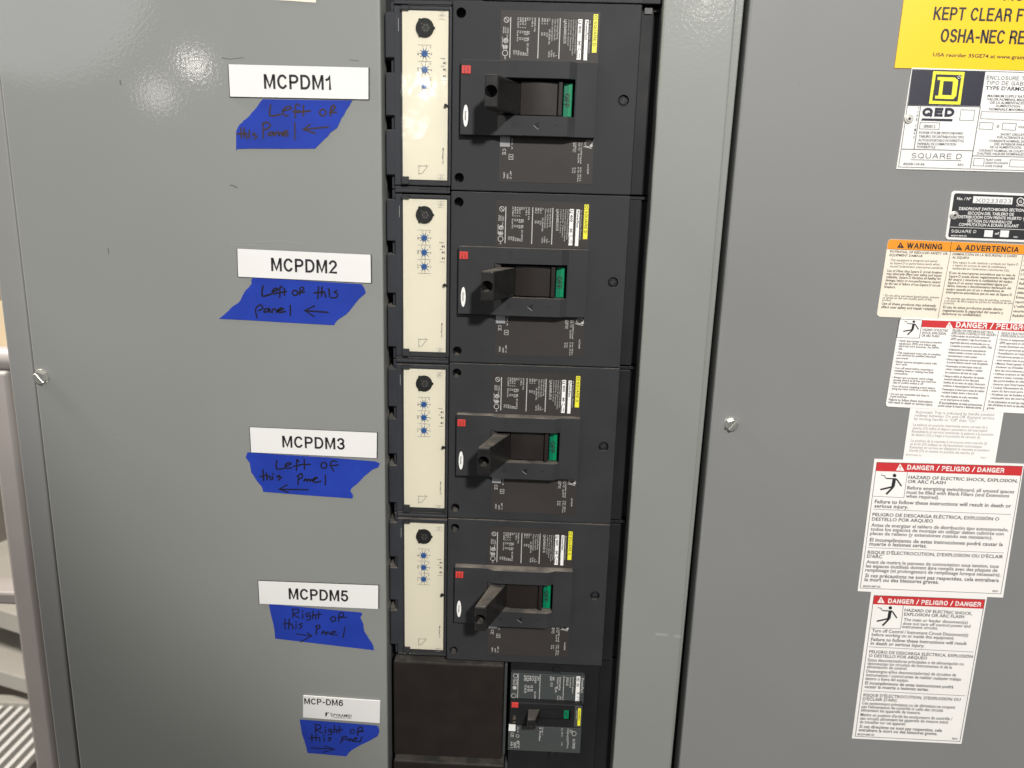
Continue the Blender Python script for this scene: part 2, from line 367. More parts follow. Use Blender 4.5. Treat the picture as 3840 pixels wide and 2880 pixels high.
hex_screw(2742, 1590, .0058, -.9, DOOR)

# ------------------------------------------------------------------ the big breakers (built once at z = 0, then copied)
def rot_text(mb, s, x, z, cap, length=None, bold=False, caps=False, th=.17, d=0):   # reads downwards, tops to the right
    if caps: n = place(None, None, s, th)[1] * cap
    else:
        v, p, a, b = glyphs(s, bold); n = (b - a) * cap / CAPH
    L = length or n
    P0 = Vector((x / 1000, -d / 1000, z / 1000)); put(mb, s, P0, P0 + Vector((0, 0, -L / 1000)), Vector((cap / 1000, 0, 0)), caps=caps, th=th, bold=bold, lift=.00008)
def lline(mb, x0, z0, x1, z1, wd, d): mb.ribbon([Vector((x0 / 1000, -d / 1000, z0 / 1000)), Vector((x1 / 1000, -d / 1000, z1 / 1000))], wd / 1000)
def ring(mb, x, z, r, wd, d, rx=1): mb.ribbon([Vector(((x + rx * a) / 1000, -d / 1000, (z + b) / 1000)) for a, b in arc(0, 0, r, r, 0, 360, 20)], wd / 1000)
def disc(mb, x, z, r, d, h=.1, seg=24): mb.cyl((x / 1000, -(d - h) / 1000, z / 1000), r / 1000, h / 1000, seg=seg)

BG = 'large moulded case breakers in the column'
B = empty('circuit_breaker', (0, 0, 0), 'big black breaker beside the MCPDM1 plate, glare on its cream cover, topmost', 'circuit breaker', BG)
case = MB('case').lbox(0, 155.4, -.5, -151.9, -30, 0, .7).build('case', B)
k = MB('black')
for z in (-9.6, -141.4): k.cyl((.0069, .012, z / 1000), .0041, .02)
k.lbox(39.5, 103.3, -60.5, -90.3, -16, 30)
k.cyl((.1446, .0045, -.075), .0046, .01)
cut(case, k); dusty(case)
esc = MB('case'); prof = [(8, -.5), (8, 7.5), (39.5, 7.5), (46, 11.5), (98, 11.5), (104.5, 7.5), (121.5, 7.5), (121.5, -.5)]
esc.prism([Vector((x / 1000, -d / 1000, -.047)) for x, d in prof], (0, 0, -.0593), .0004)
esc = esc.build('escutcheon', B)
cut(esc, MB('black').lbox(39.5, 103.3, -60.5, -90.3, -16, 30)); dusty(esc)
sy = MB('black')
ring(sy, 53.2, -98.2, 1.5, .45, 11.55); lline(sy, 86.9, -97.4, 89.9, -97.4, .6, 11.55)
sy.face([Vector((x / 1000, -.01158, z / 1000)) for x, z in ((70, -97.6), (74.2, -94.8), (74.2, -100.4))])
ring(sy, 53.5, -51.5, 1.5, .3, 11.55); lline(sy, 51.5, -54.5, 54.5, -56.5, .4, 11.55)
sy.m('inkdim'); lline(sy, 69.8, -97.9, 74, -101, .4, 11.6); join(esc, sy)
win = MB('black').lbox(39.6, 103.2, -60.6, -90.2, -15.8, -6).build('window_well', B)
sl = MB('brown'); pf = [(58, -5)] + [(58 + 31 * i / 10, 4.2 + 1.3 * math.sin(math.pi * i / 10)) for i in range(11)] + [(89, -5)]
sl.prism([Vector((x / 1000, -d / 1000, -.0624)) for x, d in pf], (0, 0, -.0267), .0004); sl.build('slide_shutter', B)
MB('brown').lbox(89.4, 93.3, -62.2, -89.6, -5, 7.2, .8).build('slide_edge', B)
ind = MB('green').lbox(94.1, 101.4, -62.6, -89.9, -5, 2.2, .5)
ind.m('bgreen').lbox(97.6, 101.0, -63.2, -89.3, 2.2, 2.7, .2)
ind.m('textblack'); rot_text(ind, 'OFF', 95.0, -70.8, 4.4, 11, caps=True, th=.2, d=2.9); ind.build('status_flag', B)
hd = MB('handle'); hp = [(58.5, 4), (41.2, 50), (30.6, 50), (43, 4)]
hd.prism([Vector((x / 1000, -d / 1000, -.0642)) for x, d in hp], (0, 0, -.0252), .0015)
hd = hd.build('toggle_handle', B)
cut(hd, MB('black').cyl((.0355, -.0514, -.0768), .0047, .017, axis=(15, 46, 0))); dusty(hd, 'dustb')
rb = MB('red').lbox(8.9, 16.2, -51.6, -58.0, 7, 8.3, .3); rb.m('darkred')
rot_text(rb, 'PUSH', 13.2, -52.4, 1.4, 4.6, True, d=8.4); rot_text(rb, 'TO TRIP', 10.4, -52.2, 1.4, 5.2, True, d=8.4); rb.build('trip_button', B)
ov = MB('white'); ov.prism([Vector((x / 1000, -.0074, z / 1000)) for x, z in arc(12.5, -91.2, 2.1, 8.8, 0, 360, 40)[:-1]], (0, -.0004, 0))
ov.m('textmid'); rot_text(ov, 'Schneider', 11.8, -87.2, 1.5, 8, True, d=7.9); ov.build('oval_badge', B)
# rating label film with its printing
rl = MB('rate'); rl.lbox(39.6, 121.6, -7.0, -46.5, -.1, .25); rl.lbox(41, 121.6, -106.8, -143.8, -.1, .25)
rl.lbox(40, 45.5, -47.5, -106, 7.55 - .1, 7.65)
rl.m('ink'); D = .3
for x in (48.0, 71.4, 88.9): lline(rl, x, -12.2, x, -43.6, .75, D)
ring(rl, 44.6, -14.3, 2.0, .5, D); lline(rl, 43.3, -13, 45.9, -15.6, .5, D)
for s, x, z, c, L in (('USTED', 45.2, -20.3, 1.3, 4.5), ('CIRCUIT', 43.4, -19.8, 1.1, 5), ('BREAKER', 41.8, -19.8, 1.1, 5), ('E10020', 45, -25.5, 1.1, 3), ('NEMA AB1', 41.2, -27.5, 1.0, 8)): rot_text(rl, s, x, z, c, L, True, d=D)
disc(rl, 44.4, -30.3, 2, D + .05); rl.m('rate'); ring(rl, 44.5, -30.6, .9, .5, D + .12); rl.m('ink')
for x in (42.6, 43.9, 45.2): lline(rl, x, -33.6, x, -37, .8, D)
lline(rl, 42, -35.2, 46.4, -35.2, .6, D); ring(rl, 44, -40, 2.2, .5, D); rot_text(rl, 'ASEE', 43.6, -41.6, 1, 3.2, True, d=D)
cols = [(54.6, ['24/240', '480', '525/600', 'Uimp 8 kV']), ]
for j, x in enumerate((53.6, 55.6, 57.6, 59.6, 61.4)):
    rot_text(rl, ['Ui 750V', '690 V', '525V', '440 V', '240V'][j], x, -12.2, 1.35, [7.2, 6, 6, 6, 2.6][j], True, d=D)
    if j < 4: lline(rl, x, -19.5, x + 1.1, -20.4, .4, D)
    rot_text(rl, ['Icu', '10', '35', '65', '85'][j], x, -22.5, 1.35, [4.2, 2, 2, 3.4, 3.4][j], True, d=D)
    rot_text(rl, ['Ics', '10', '35', '65', '85'][j], x, -27.6, 1.35, [3.2, 2, 2, 3, 3][j], True, d=D)
rot_text(rl, 'In 400 A', 65.4, -12.4, 1.3, 7, True, d=D); rot_text(rl, '50/60 Hz', 67.6, -12.2, 1.3, 11, True, d=D); rot_text(rl, 'U.L.', 63.4, -12.2, 1.3, 2.6, True, d=D)
rot_text(rl, 'kA', 62.9, -22.8, 1.3, 2.4, True, d=D); rot_text(rl, 'kA', 62.6, -27.6, 1.3, 2.4, True, d=D); rot_text(rl, 'IEC 60947-2', 62, -32, 1.4, 9.8, True, d=D)
for j, x in enumerate((50.6, 52.6, 54.6, 56.6, 58.6, 60.4)): rot_text(rl, ['3P3T', '3P3T', '400A', '250', '85', '65'][j], x, [-37.6, -37.6, -37.6, -38.5, -39, -39.4][j], 1.4, [3.4, 3.4, 4, 3, 2.6, 2.2][j], True, d=D)
for j, x in enumerate((73.6, 75.7, 77.8)):
    rot_text(rl, ['600', '480', '240'][j], x, -12.4, 1.4, 3, True, d=D); lline(rl, x, -16.2, x + 1.1, -17.2, .4, D); rot_text(rl, ['50', '100', '125 kA'][j], x, -23.4, 1.4, [2.4, 2.4, 3.6][j], True, d=D)
rot_text(rl, 'kA 50/60 Hz', 79.8, -21, 1.4, 11.5, True, d=D)
for s, x, L in (('Interrupting Rating', 86.4, 15.6), ('Valor de interrupción', 84.2, 16.6), ("Valeur d'interruption", 82.0, 17)): rot_text(rl, s, x, -12.8, 1.5, L, d=D)
rot_text(rl, 'V~', 79.6, -12.6, 1.4, 2, True, d=D)
for s, x, z, L in (('A', 86, -40.6, 1), ('Cu/Al', 84, -38.6, 3.6), ('14 Nm', 82, -37, 5.2), ('125 lb', 80, -38, 4.4)): rot_text(rl, s, x, z, 1.4, L, True, d=D)
for s, x, L in (('Current limiting Circuit Breaker', 101.6, 26), ('Interruptor automático Limitador', 99.6, 27.5), ('de Corriente  Disjoncteur', 97.6, 24), ('à Limiteur de Courant', 95.6, 20)): rot_text(rl, s, x, -13.2, 1.25, L, d=D)
rot_text(rl, 'LJA36400U31X', 92.2, -13.2, 2.2, 18.6, True, d=D)
rot_text(rl, 'by Schneider Electric', 113.2, -13.6, 1.3, 25, d=D)
for x, L in ((50.9, 4.2), (52.6, 0)): pass
rot_text(rl, 'Cat A', 51.4, -107.5, 1.2, 9.5, True, d=D); rot_text(rl, 'CE', 43.8, -116.5, 3, 5, caps=True, th=.14, d=D)
rl.ribbon([Vector((x / 1000, -(D) / 1000, z / 1000)) for x, z in ((49.5, -121), (53, -121), (53, -125), (49.5, -125), (49.5, -121))], .0004); lline(rl, 50.2, -123, 52.3, -123, .7, D)
for s, x, z, L in (('40° C', 50.6, -134.5, 7), ('1000V', 48, -137, 4.6), ('NEMA', 45, -136, 5)): rot_text(rl, s, x, z, 1.5, L, True, d=D)
for s, x, z, L in (('75°C  2x3/0', 108.5, -109.5, 17), ('Cu 2x500 kcmil', 110.6, -109.4, 17.5), ('Al 2x500 kcmil', 105.6, -109.6, 8), ('60°C', 104, -109.8, 8), ('31 Nm  275 lb-in', 108.8, -130, 12), ('34 Nm  300 lb-in', 110.8, -130, 11.6), ('8 mm', 106, -130.4, 4.6), ('5/16', 104, -130.6, 4.4), ('AL250J48', 117, -127, 8.4)): rot_text(rl, s, x, z, 1.3, L, True, d=D)
ring(rl, 117, -110.4, 2.4, .45, D, 1.3); disc(rl, 119.4, -112, 1.2, D + .05); lline(rl, 113, -112.8, 120, -114.2, .6, D); lline(rl, 114.4, -110, 119, -109, .4, D)
rlo = rl.build('rating_label', B)
ys = MB('yellow').lbox(116.1, 119.9, -8.6, -12.4, .2, .5).lbox(116.1, 119.9, -12.7, -38.1, .2, .5); ys.m('textblack')
rot_text(ys, 'SQUARE D', 116.9, -14, 2.3, 19, caps=True, th=.14, d=.55); ring(ys, 118, -10.5, 1.1, .4, .55); ys.build('yellow_strip', rlo)
ws = MB('white').lbox(109.4, 112.3, -13, -44.2, .2, .5); ws.m('textblack'); rot_text(ws, 'PowerPact', 110, -14, 1.9, 14.5, True, d=.55); ws.build('white_strip', rlo)
cs = MB('white').lbox(103.6, 107.1, -12.7, -43.8, .2, .5); cs.m('textblack'); rot_text(cs, 'LJ 400', 104.3, -13.6, 2.2, 10, True, d=.55)
for a, b in (((104, -29.5), (106.8, -32.5)), ((106.8, -29.5), (104, -32.5)), ((105.4, -28.8), (105.4, -33.5)), ((105.4, -35), (104.2, -37)), ((104, -37), (104, -42.6)), ((106.5, -35), (106.5, -36.5)), ((106, -39), (106, -42.4))): lline(cs, *a, *b, .45, .55)
cs.build('catalogue_strip', rlo)
gs = MB('greybox').lbox(41.6, 50.0, -106.4, -114.8, .2, .5); gs.build('grey_sticker', rlo)
scw = MB('black').cyl((.1446, .0043, -.075), .0040, .0021, bev=.0003); scw.m('black').cyl((.1446, .0022, -.075), .0031, .0006, bev=.0002)
scw.m('caseside'); lline(scw, 142.2, -75.6, 147, -74.6, .9, -1.55); lline(scw, 144.2, -77.4, 145, -72.6, .9, -1.52); scw.build('cover_screw', B)
# trip unit
tu = MB('caseside').lbox(-50, -.8, -4.2, -148.8, -28, -4.5, .6).build('trip_unit', B)
dusty(tu)
MB('caseside').lbox(-43.6, -36.8, -4.6, -8.0, -4.4, -.6, .4).build('hinge_lug', tu); MB('caseside').lbox(-43.2, -37.2, -141.5, -148, -4.4, -.6, .4).build('hinge_lug', tu)
fp = MB('cream').lbox(-42.7, -4.0, -8.0, -144.0, -4.6, -3.2, .2); fp.m('textmid'); D = -3.15
for z in (-34.6, -47.6, -60.3, -72.6): lline(fp, -29.6, z, -17.9, z, .3, D)
for z in (-35.8, -48.8, -61.5): rot_text(fp, 'Ir', -19.4, z, 1.2, 1.6, True, d=D)
for zi, z in enumerate((-41.3, -54.0, -66.6)):
    for a in range(0, 360, 36 if zi == 0 else 40):
        ca, sa = math.cos(math.radians(a)), math.sin(math.radians(a))
        if zi and 180 < a < 240: continue
        fp.m('dialink'); lline(fp, -23.8 + 2.4 * ca, z + 2.4 * sa, -23.8 + 4.5 * ca, z + 4.5 * sa, .6, D); fp.m('textmid')
        if 40 < a < 140 or 220 < a < 330: lline(fp, -24.1 + 5.0 * ca, z + 5.2 * sa, -23.6 + 5.2 * ca, z + 6.0 * sa, .5, D)
    rot_text(fp, ['.9', '8000', '6 A'][zi], -30, z + 1.8, 1.3, 3.4, True, d=D); rot_text(fp, ['10', '4', '11'][zi], -18.7, z + .8, 1.2, 1.8, True, d=D)
fp.m('textblack')
for z in (-48.4, -53.6, -58.8): disc(fp, -7.4, z, .8, D + .05); lline(fp, -5.9, z + 1.2, -5.9, z - 1.2, .5, D)
fp.m('textmid')
put(fp, 'Ready', Vector((-.0102, .00315, -.0454)), Vector((-.0064, .00315, -.0454)), Vector((0, 0, .0011)), bold=True); put(fp, 'Alarm', Vector((-.0102, .00315, -.0514)), Vector((-.0072, .00315, -.0514)), Vector((0, 0, .0009)), bold=True)
lline(fp, -10, -62, -5.6, -62, .3, D)
rot_text(fp, 'Micrologic 3.3', -8.2, -117, 1.35, 13, True, d=D)
for q in (((-28.6, -132), (-28.6, -140)), ((-29.5, -132.4), (-20, -132.4)), ((-21.4, -133), (-26, -138.8)), ((-26, -138.8), (-28.8, -138.8)), ((-27.2, -132), (-27.2, -133)), ((-22.2, -131), (-22.2, -132.4))): lline(fp, *q[0], *q[1], .35, D)
fp.build('faceplate', tu)
cn = MB('black').cyl((-.0236, .0034, -.0213), .0076, .0016, bev=.0003)
for a in (0, 125, 235): cn.cyl((-.0236 + .0074 * math.cos(math.radians(a)), .0034, -.0213 + .0074 * math.sin(math.radians(a))), .0012, .0015)
cn.m('pin')
for a in range(0, 360, 60): disc(cn, -22.8 + 2.3 * math.cos(math.radians(a)), -21.4 + 2.3 * math.sin(math.radians(a)), .3, -1.75, .3, 10)
disc(cn, -26, -18.2, .3, -1.75, .3, 10); cn.m('caseside'); disc(cn, -22.8, -21.4, 3.6, -1.79, .06); cn.build('test_connector', tu)
for z in (-41.3, -54.0, -66.6):
    dl = MB('blue').cyl((-.0238, .0034, z / 1000), .0026, .0012, seg=36, bev=.0002); dl.m('navy'); lline(dl, -25.4, z - 1.0, -22.2, z + 1.2, .55, -2.1); dl.build('dial', tu)
pn = MB('black').cyl((-.0055, .0035, -.0823), .0013, .0035, bev=.0002); pn.lbox(-6.8, -2.2, -81.6, -83.4, -4, -1.6, .3); pn.build('latch_pin', tu)
cv = MB('clear').lbox(-43.4, -1.6, -4.4, -148, -.2, .5, .2)
cv.build('clear_cover', tu)
lt = MB('inkdim')
for z in (-11, -141.3):
    lline(lt, -12, z + 1.7, -5.4, z + 1.7, .25, .56); lline(lt, -12, z - 1.7, -5.4, z - 1.7, .25, .56); lline(lt, -9.2, z + 2, -9.2, z - 2, .25, .56); lline(lt, -8, z + 2, -8, z - 2, .25, .56)
lt.m('textmid'); lline(lt, -1.9, -4.6, -1.9, -147.8, .5, .54); lline(lt, -36.5, -4.6, -1.8, -4.6, .4, .54)
lt.build('cover_tab', tu)
# plug-on jaw housing on the left, end cover on the right
jw = MB('caseside')
jw.lbox(-53.2, -44.6, -.6, -152, -28, -9, .5)
for z0, z1 in ((-8.5, -45.4), (-56, -91.8), (-102.4, -141)): jw.lbox(-58.6, -49.6, z0, z1, -28, -9.5, .8); jw.lbox(-57.4, -45, z0 - .6, z1 + .6, -20, -4.6, .7)
for z0, z1 in ((0, -2.6), (-149.8, -152.3)): jw.lbox(-50, -1.5, z0, z1, -28, -5.5, .5)
jw.m('ink'); lline(jw, -46, -14, -46, -24, .25, -4.5)
jwo = jw.build('jaw_housing', B); dusty(jwo)
nt_ = MB('black')
for z0, z1 in ((-45.4, -56), (-91.8, -102.4)): nt_.lbox(-57.6, -48.6, z0 + .2, z1 - .2, -9, -5.2, .3)
ec = MB('black').lbox(156.2, 166.6, -3.5, -151.5, -28, -10, .6); ec.m('black').lbox(166.8, 176, -3.5, -151.5, -28, -17, .6)
ec.lbox(156.2, 176, -.6, -3.2, -28, -12, .3); ec.build('end_cover', B)

PITCHZ = -.1524
lab = ['big dusty black breaker beside the MCPDM2 plate, second from the top',
       'big dusty black breaker beside the MCPDM3 plate, third from the top',
       'big dusty black breaker beside the MCPDM5 plate, above the plain black cover']
for i in range(3):
    c = copy_tree(B); c.location = (0, 0, PITCHZ * (i + 1)); c['label'] = lab[i]

# small grey tab and ribbed filler above the first breaker
rf = MB('black').lbox(30, 176, 1.2, 40, -28, -4, .4)
rf.m('caseside')
for i in range(48): x = 52 + i * 2.15; rf.prism([Vector((x / 1000, .0045, .0016)), Vector(((x + 1.0) / 1000, .0045, .0016)), Vector(((x + 2.4) / 1000, .0045, .006)), Vector(((x + 1.4) / 1000, .0045, .006))], (0, -.0014, 0))
tag(rf.build('ribbed_filler'), 'black ribbed filler strip just above the topmost breaker', 'filler strip')
tb = MB('tabgrey').lbox(158.6, 165.2, -.8, -5.6, -10, -8.6, .3); tag(tb.build('latch_tab'), 'small grey tab in the dark channel right of the topmost breaker', 'tab')

# ------------------------------------------------------------------ blank black covers, small breaker
c5 = crop(1400, 2430, .452)
def blank(y0, y1, label):
    a, b = at(*c5(165, y0), 0), at(*c5(1087, y0), 0); z1 = at(*c5(600, y1), 0).z; z0 = (at(*c5(600, y0 + 20), 0)).z
    t = empty('blank_cover', (a.x, 0, z1), label, 'blank cover', 'plain black covers below the breakers')
    W = b.x - a.x; H = z0 - z1
    o = MB('brown').box(0, W, 0, .03, 0, H, .0018, 3).build('cover_box', t); dusty(o, 'dustb', .75)
    MB('rategreen').box(W + .0004, W + .0032, .006, .03, .002, H - .001, .0004).build('side_strip', t)
    return t
blank(110, 905, 'plain black square cover below the lowest large breaker')
blank(937, 1700, 'plain black cover cut off by the bottom of the picture')
sp = at(*c5(1890, 990), .006)
xa = at(*c5(1128, 500), .006).x; zt = at(*c5(1500, 140), .006).z
T = empty('small_breaker', (0, 0, 0), 'small grey and black breaker at the bottom beside the plain black cover', 'circuit breaker')
MB('black').box(xa, .1545, .006, .03, -.80, -.6105, .0008).build('mounting_plate', T)
MB('black').box(.1555, .178, .016, .03, -.80, -.61, .0005).build('end_cover', T)
def quad_box(mb, q, y0, y1, bev=0, yp=None):               # upright box over the plane rectangle of a pixel quad
    P = [at(*c5(x, y), y1 if yp is None else yp) for x, y in q]; xs = sorted(p.x for p in P); zs = sorted(p.z for p in P)
    mb.box((xs[0] + xs[1]) / 2, (xs[2] + xs[3]) / 2, y1, y0, (zs[0] + zs[1]) / 2, (zs[2] + zs[3]) / 2, bev)
u = MB('rategreen'); quad_box(u, [(1145, 205), (1755, 235), (1742, 470), (1135, 432)], .006, 0, .0004)
u.m('ink'); Y = -.00006
def wr(mb, s, x, y, x1, y1, cap, Y=0, caps=False, bold=True, th=.16):   # reads downwards on the small breaker
    P0, P1 = at(*c5(x, y), Y), at(*c5(x1, y1), Y); P1.x = P0.x; k = at(*c5(x + cap, y), Y) - P0
    put(mb, s, P0, P1, Vector((k.length, 0, 0)), caps=caps, bold=bold, th=th)
for a, b in (((1203, 212), (1192, 430)), ((1385, 222), (1374, 440)), ((1582, 232), (1570, 452))): u.ribbon([Vector((at(*c5(*a)).x, Y, at(*c5(*a)).z)), Vector((at(*c5(*a)).x, Y, at(*c5(*b)).z))], .0006)
p = at(*c5(1180, 230)); ring(u, p.x * 1000, p.z * 1000, 2.2, .5, .06); p = at(*c5(1172, 330)); disc(u, p.x * 1000, p.z * 1000, 2, .08); p = at(*c5(1165, 395)); ring(u, p.x * 1000, p.z * 1000, 2.4, .5, .06)
for s, x, y, y1, cp in (('LISTED', 1182, 255, 310, 16), ('CIRCUIT', 1160, 255, 310, 14), ('690', 1250, 225, 272, 20), ('525', 1272, 226, 276, 20), ('440', 1294, 228, 270, 20), ('415', 1316, 228, 272, 20), ('50/60', 1340, 232, 290, 16), ('240', 1362, 234, 270, 16),
    ('10 36 50', 1254, 305, 372, 20), ('65 85', 1280, 310, 362, 20), ('18 30', 1305, 310, 360, 20), ('IEC 60947-2', 1335, 360, 432, 14), ('600', 1466, 235, 270, 18), ('480', 1486, 238, 268, 18), ('18 35 65', 1470, 285, 320, 20), ('Interrupting', 1545, 242, 350, 16), ('Valor de', 1525, 240, 340, 16), ('kA', 1508, 325, 372, 16),
    ('Cu Al', 1525, 395, 430, 16), ('1001', 1545, 400, 428, 16), ('JM36150', 1602, 242, 312, 20), ('Circuit Breaker', 1632, 242, 330, 12), ('Interruptor', 1655, 242, 380, 12)): wr(u, s, x, y, x - 2, y1, cp)
wr(u, 'PowerPact', 1728, 250, 1720, 372, 20)
u.build('upper_label', T)
s_ = MB('white'); quad_box(s_, [(1685, 236), (1718, 238), (1706, 462), (1674, 460)], .001, -.0004); s_.m('textblack'); wr(s_, 'HD 150', 1690, 245, 1688, 320, 22, -.0005); wr(s_, 'X', 1690, 368, 1688, 384, 22, -.0005, True); wr(s_, '/-', 1690, 400, 1688, 440, 22, -.0005, True); s_.build('catalogue_strip', T)
l = MB('rategreen'); quad_box(l, [(1122, 645), (1725, 665), (1715, 875), (1115, 845)], .006, 0, .0004); l.m('ink')
for s, x, y, y1, cp in (('Cat A', 1195, 650, 700, 14), ('40°C', 1190, 765, 830, 24), ('NEMA', 1165, 780, 828, 20), ('AB 1', 1140, 775, 828, 18), ('3 Poles', 1378, 655, 770, 16), ('Type 1', 1400, 655, 720, 12), ('Cu 75°C', 1560, 665, 735, 14), ('14-2/0 AWG', 1608, 668, 770, 16), ('50 lb-in', 1608, 775, 830, 14), ('5.5 Nm', 1560, 780, 808, 12), ('AL150HD', 1655, 752, 835, 22)): wr(l, s, x, y, x - 3, y1, cp)
wr(l, 'CE', 1140, 700, 1137, 738, 26, 0, True); p = at(*c5(1665, 710)); ring(l, p.x * 1000, p.z * 1000, 2.6, .5, .06, .8); p = at(*c5(1640, 690)); ring(l, p.x * 1000, p.z * 1000, 1.4, .5, .06); p = at(*c5(1196, 730)); ring(l, p.x * 1000, p.z * 1000, 1.6, .5, .06)
l.build('lower_label', T)
wq = MB('white'); quad_box(wq, [(1125, 637), (1180, 640), (1178, 690), (1122, 688)], .001, -.0006); wq.build('white_sticker', T)
bd = MB('black'); quad_box(bd, [(1140, 447), (1742, 478), (1722, 662), (1125, 634)], .008, -.007, .001)
bd = bd.build('handle_band', T)
k = MB('black'); quad_box(k, [(1372, 508), (1640, 518), (1630, 600), (1366, 592)], -.0032, -.02, yp=-.007); cut(bd, k)
g_ = MB('bgreen'); quad_box(g_, [(1582, 520), (1624, 520), (1618, 588), (1578, 586)], -.003, -.0045, .0003); g_.m('textblack'); wr(g_, 'OFF', 1588, 530, 1586, 572, 22, -.0046, True); g_.build('status_flag', T)
w_ = MB('black'); quad_box(w_, [(1372, 512), (1578, 516), (1570, 598), (1366, 592)], -.003, -.0042); w_.build('slide_shutter', T)
hb, ht = at(*c5(1368, 548), -.006), at(*c5(1312, 590), -.022)
h_ = MB('handle'); zc = hb.z
h_.prism([Vector((hb.x + .004, .003, zc + .0062)), Vector((ht.x + .004, -.022, zc + .005)), Vector((ht.x - .004, -.023, zc + .005)), Vector((hb.x - .010, .003, zc + .0062))], (0, 0, -.0115), .001)
h_ = h_.build('toggle_handle', T); cut(h_, MB('black').cyl((ht.x, -.02, zc - .001), .0018, .02)); dusty(h_, 'dustb')
r_ = MB('red'); quad_box(r_, [(1148, 456), (1204, 459), (1202, 497), (1146, 494)], -.007, -.0085, .0003); r_.build('trip_button', T)
t_ = MB('pin'); wr(t_, '150', 1160, 560, 1158, 594, 22, -.0071); wr(t_, 'A', 1160, 606, 1158, 622, 22, -.0071); t_.build('rating_mark', T)
ye = MB('rategreen'); quad_box(ye, [(1672, 482), (1736, 486), (1724, 660), (1664, 655)], -.007, -.0078, .0004); ye.m('yellow'); quad_box(ye, [(1700, 503), (1723, 504), (1716, 646), (1692, 644)], -.0078, -.0082); ye.m('textblack'); wr(ye, 'SQUARE D', 1705, 520, 1700, 600, 12, -.0083, True); ye.m('ink'); wr(ye, 'Electric', 1686, 520, 1680, 590, 8, -.0079); ye.build('yellow_strip', T)
for x, y in ((1518, 190), (1487, 888)):
    p = at(*c5(x, y), .005); q = MB('black').cyl((p.x, .0061, p.z), .0042, .0022, bev=.0005); q.m('brown').ribbon([Vector((p.x - .003, .0037, p.z)), Vector((p.x + .003, .0037, p.z + .001))], .0008); q.build('cover_screw', T)

# ------------------------------------------------------------------ white name plates and the tape below them
def plate(label, cf, quad, text, t0, t1, cap, edge=True, r=0):
    Yf = DY - .0016; P = pl(cf, Yf, quad)
    mb = MB('plateedge' if edge else 'plate')
    c = sum(P, Vector()) / 4
    if edge:
        big = [p + (p - c).normalized() * .0007 + Vector((0, .0002, 0)) for p in P]; mb.prism(big, (0, .0013, 0)); mb.m('plate'); mb.prism(P, (0, .0006, 0))
    else: mb.prism(P, (0, .0012, 0), .0003)
    mb.m('textblack'); write(mb, cf, Yf, text, *t0, *t1, cap, caps=True, th=.17)
    return mb, label
NP = 'white name plates on the grey panel'
c3, c4b, c5b, c6b = crop(780, 180, .3165), crop(780, 880, .3165), crop(860, 1540, .2893), crop(920, 2120, .458)
for label, cf, quad, text, t0, t1, cap in (
    ('white engraved plate reading MCPDM1', c3, [(243, 192), (1900, 232), (1900, 608), (262, 575)], 'MCPDM1', (668, 484), (1470, 499), 176),
    ('white engraved plate reading MCPDM2', c4b, [(348, 165), (1925, 238), (1930, 572), (358, 497)], 'MCPDM2', (752, 432), (1528, 464), 160),
    ('white engraved plate reading MCPDM3', c5b, [(265, 215), (1912, 287), (1908, 615), (283, 540)], 'MCPDM3', (690, 475), (1497, 507), 152),
    ('white engraved plate reading MCPDM5', c6b, [(106, 128), (1088, 166), (1087, 358), (116, 314)], 'MCPDM5', (358, 278), (843, 298), 92)):
    mb, lb = plate(label, cf, quad, text, t0, t1, cap); tag(mb.build('name_plate'), lb, 'name plate', NP)
mb, lb = plate('', c6b, [(474, 1066), (1104, 1110), (1100, 1294), (472, 1246)], 'MCP-DM6', (484, 1136), (800, 1152), 50, False)
Yf = DY - .0016
for q in ([(655, 1205), (668, 1203), (672, 1215), (662, 1240), (654, 1236)], [(672, 1204), (686, 1204), (676, 1216)]): mb.face(pl(c6b, Yf - .0001, q))
mb.m('textgrey')
for i in range(4): line(mb, c6b, Yf - .0001, [(692 + i * 6, 1206), (706 + i * 3, 1240)], 2)
mb.m('textblack'); write(mb, c6b, Yf, 'PYRAMID', 722, 1236, 872, 1244, 22, bold=True); write(mb, c6b, Yf, 'CONTROLS, INC.', 722, 1250, 872, 1257, 9, bold=True)
tag(mb.build('name_plate'), 'smaller white sticker reading MCP-DM6 with a maker emblem', 'name plate', NP)

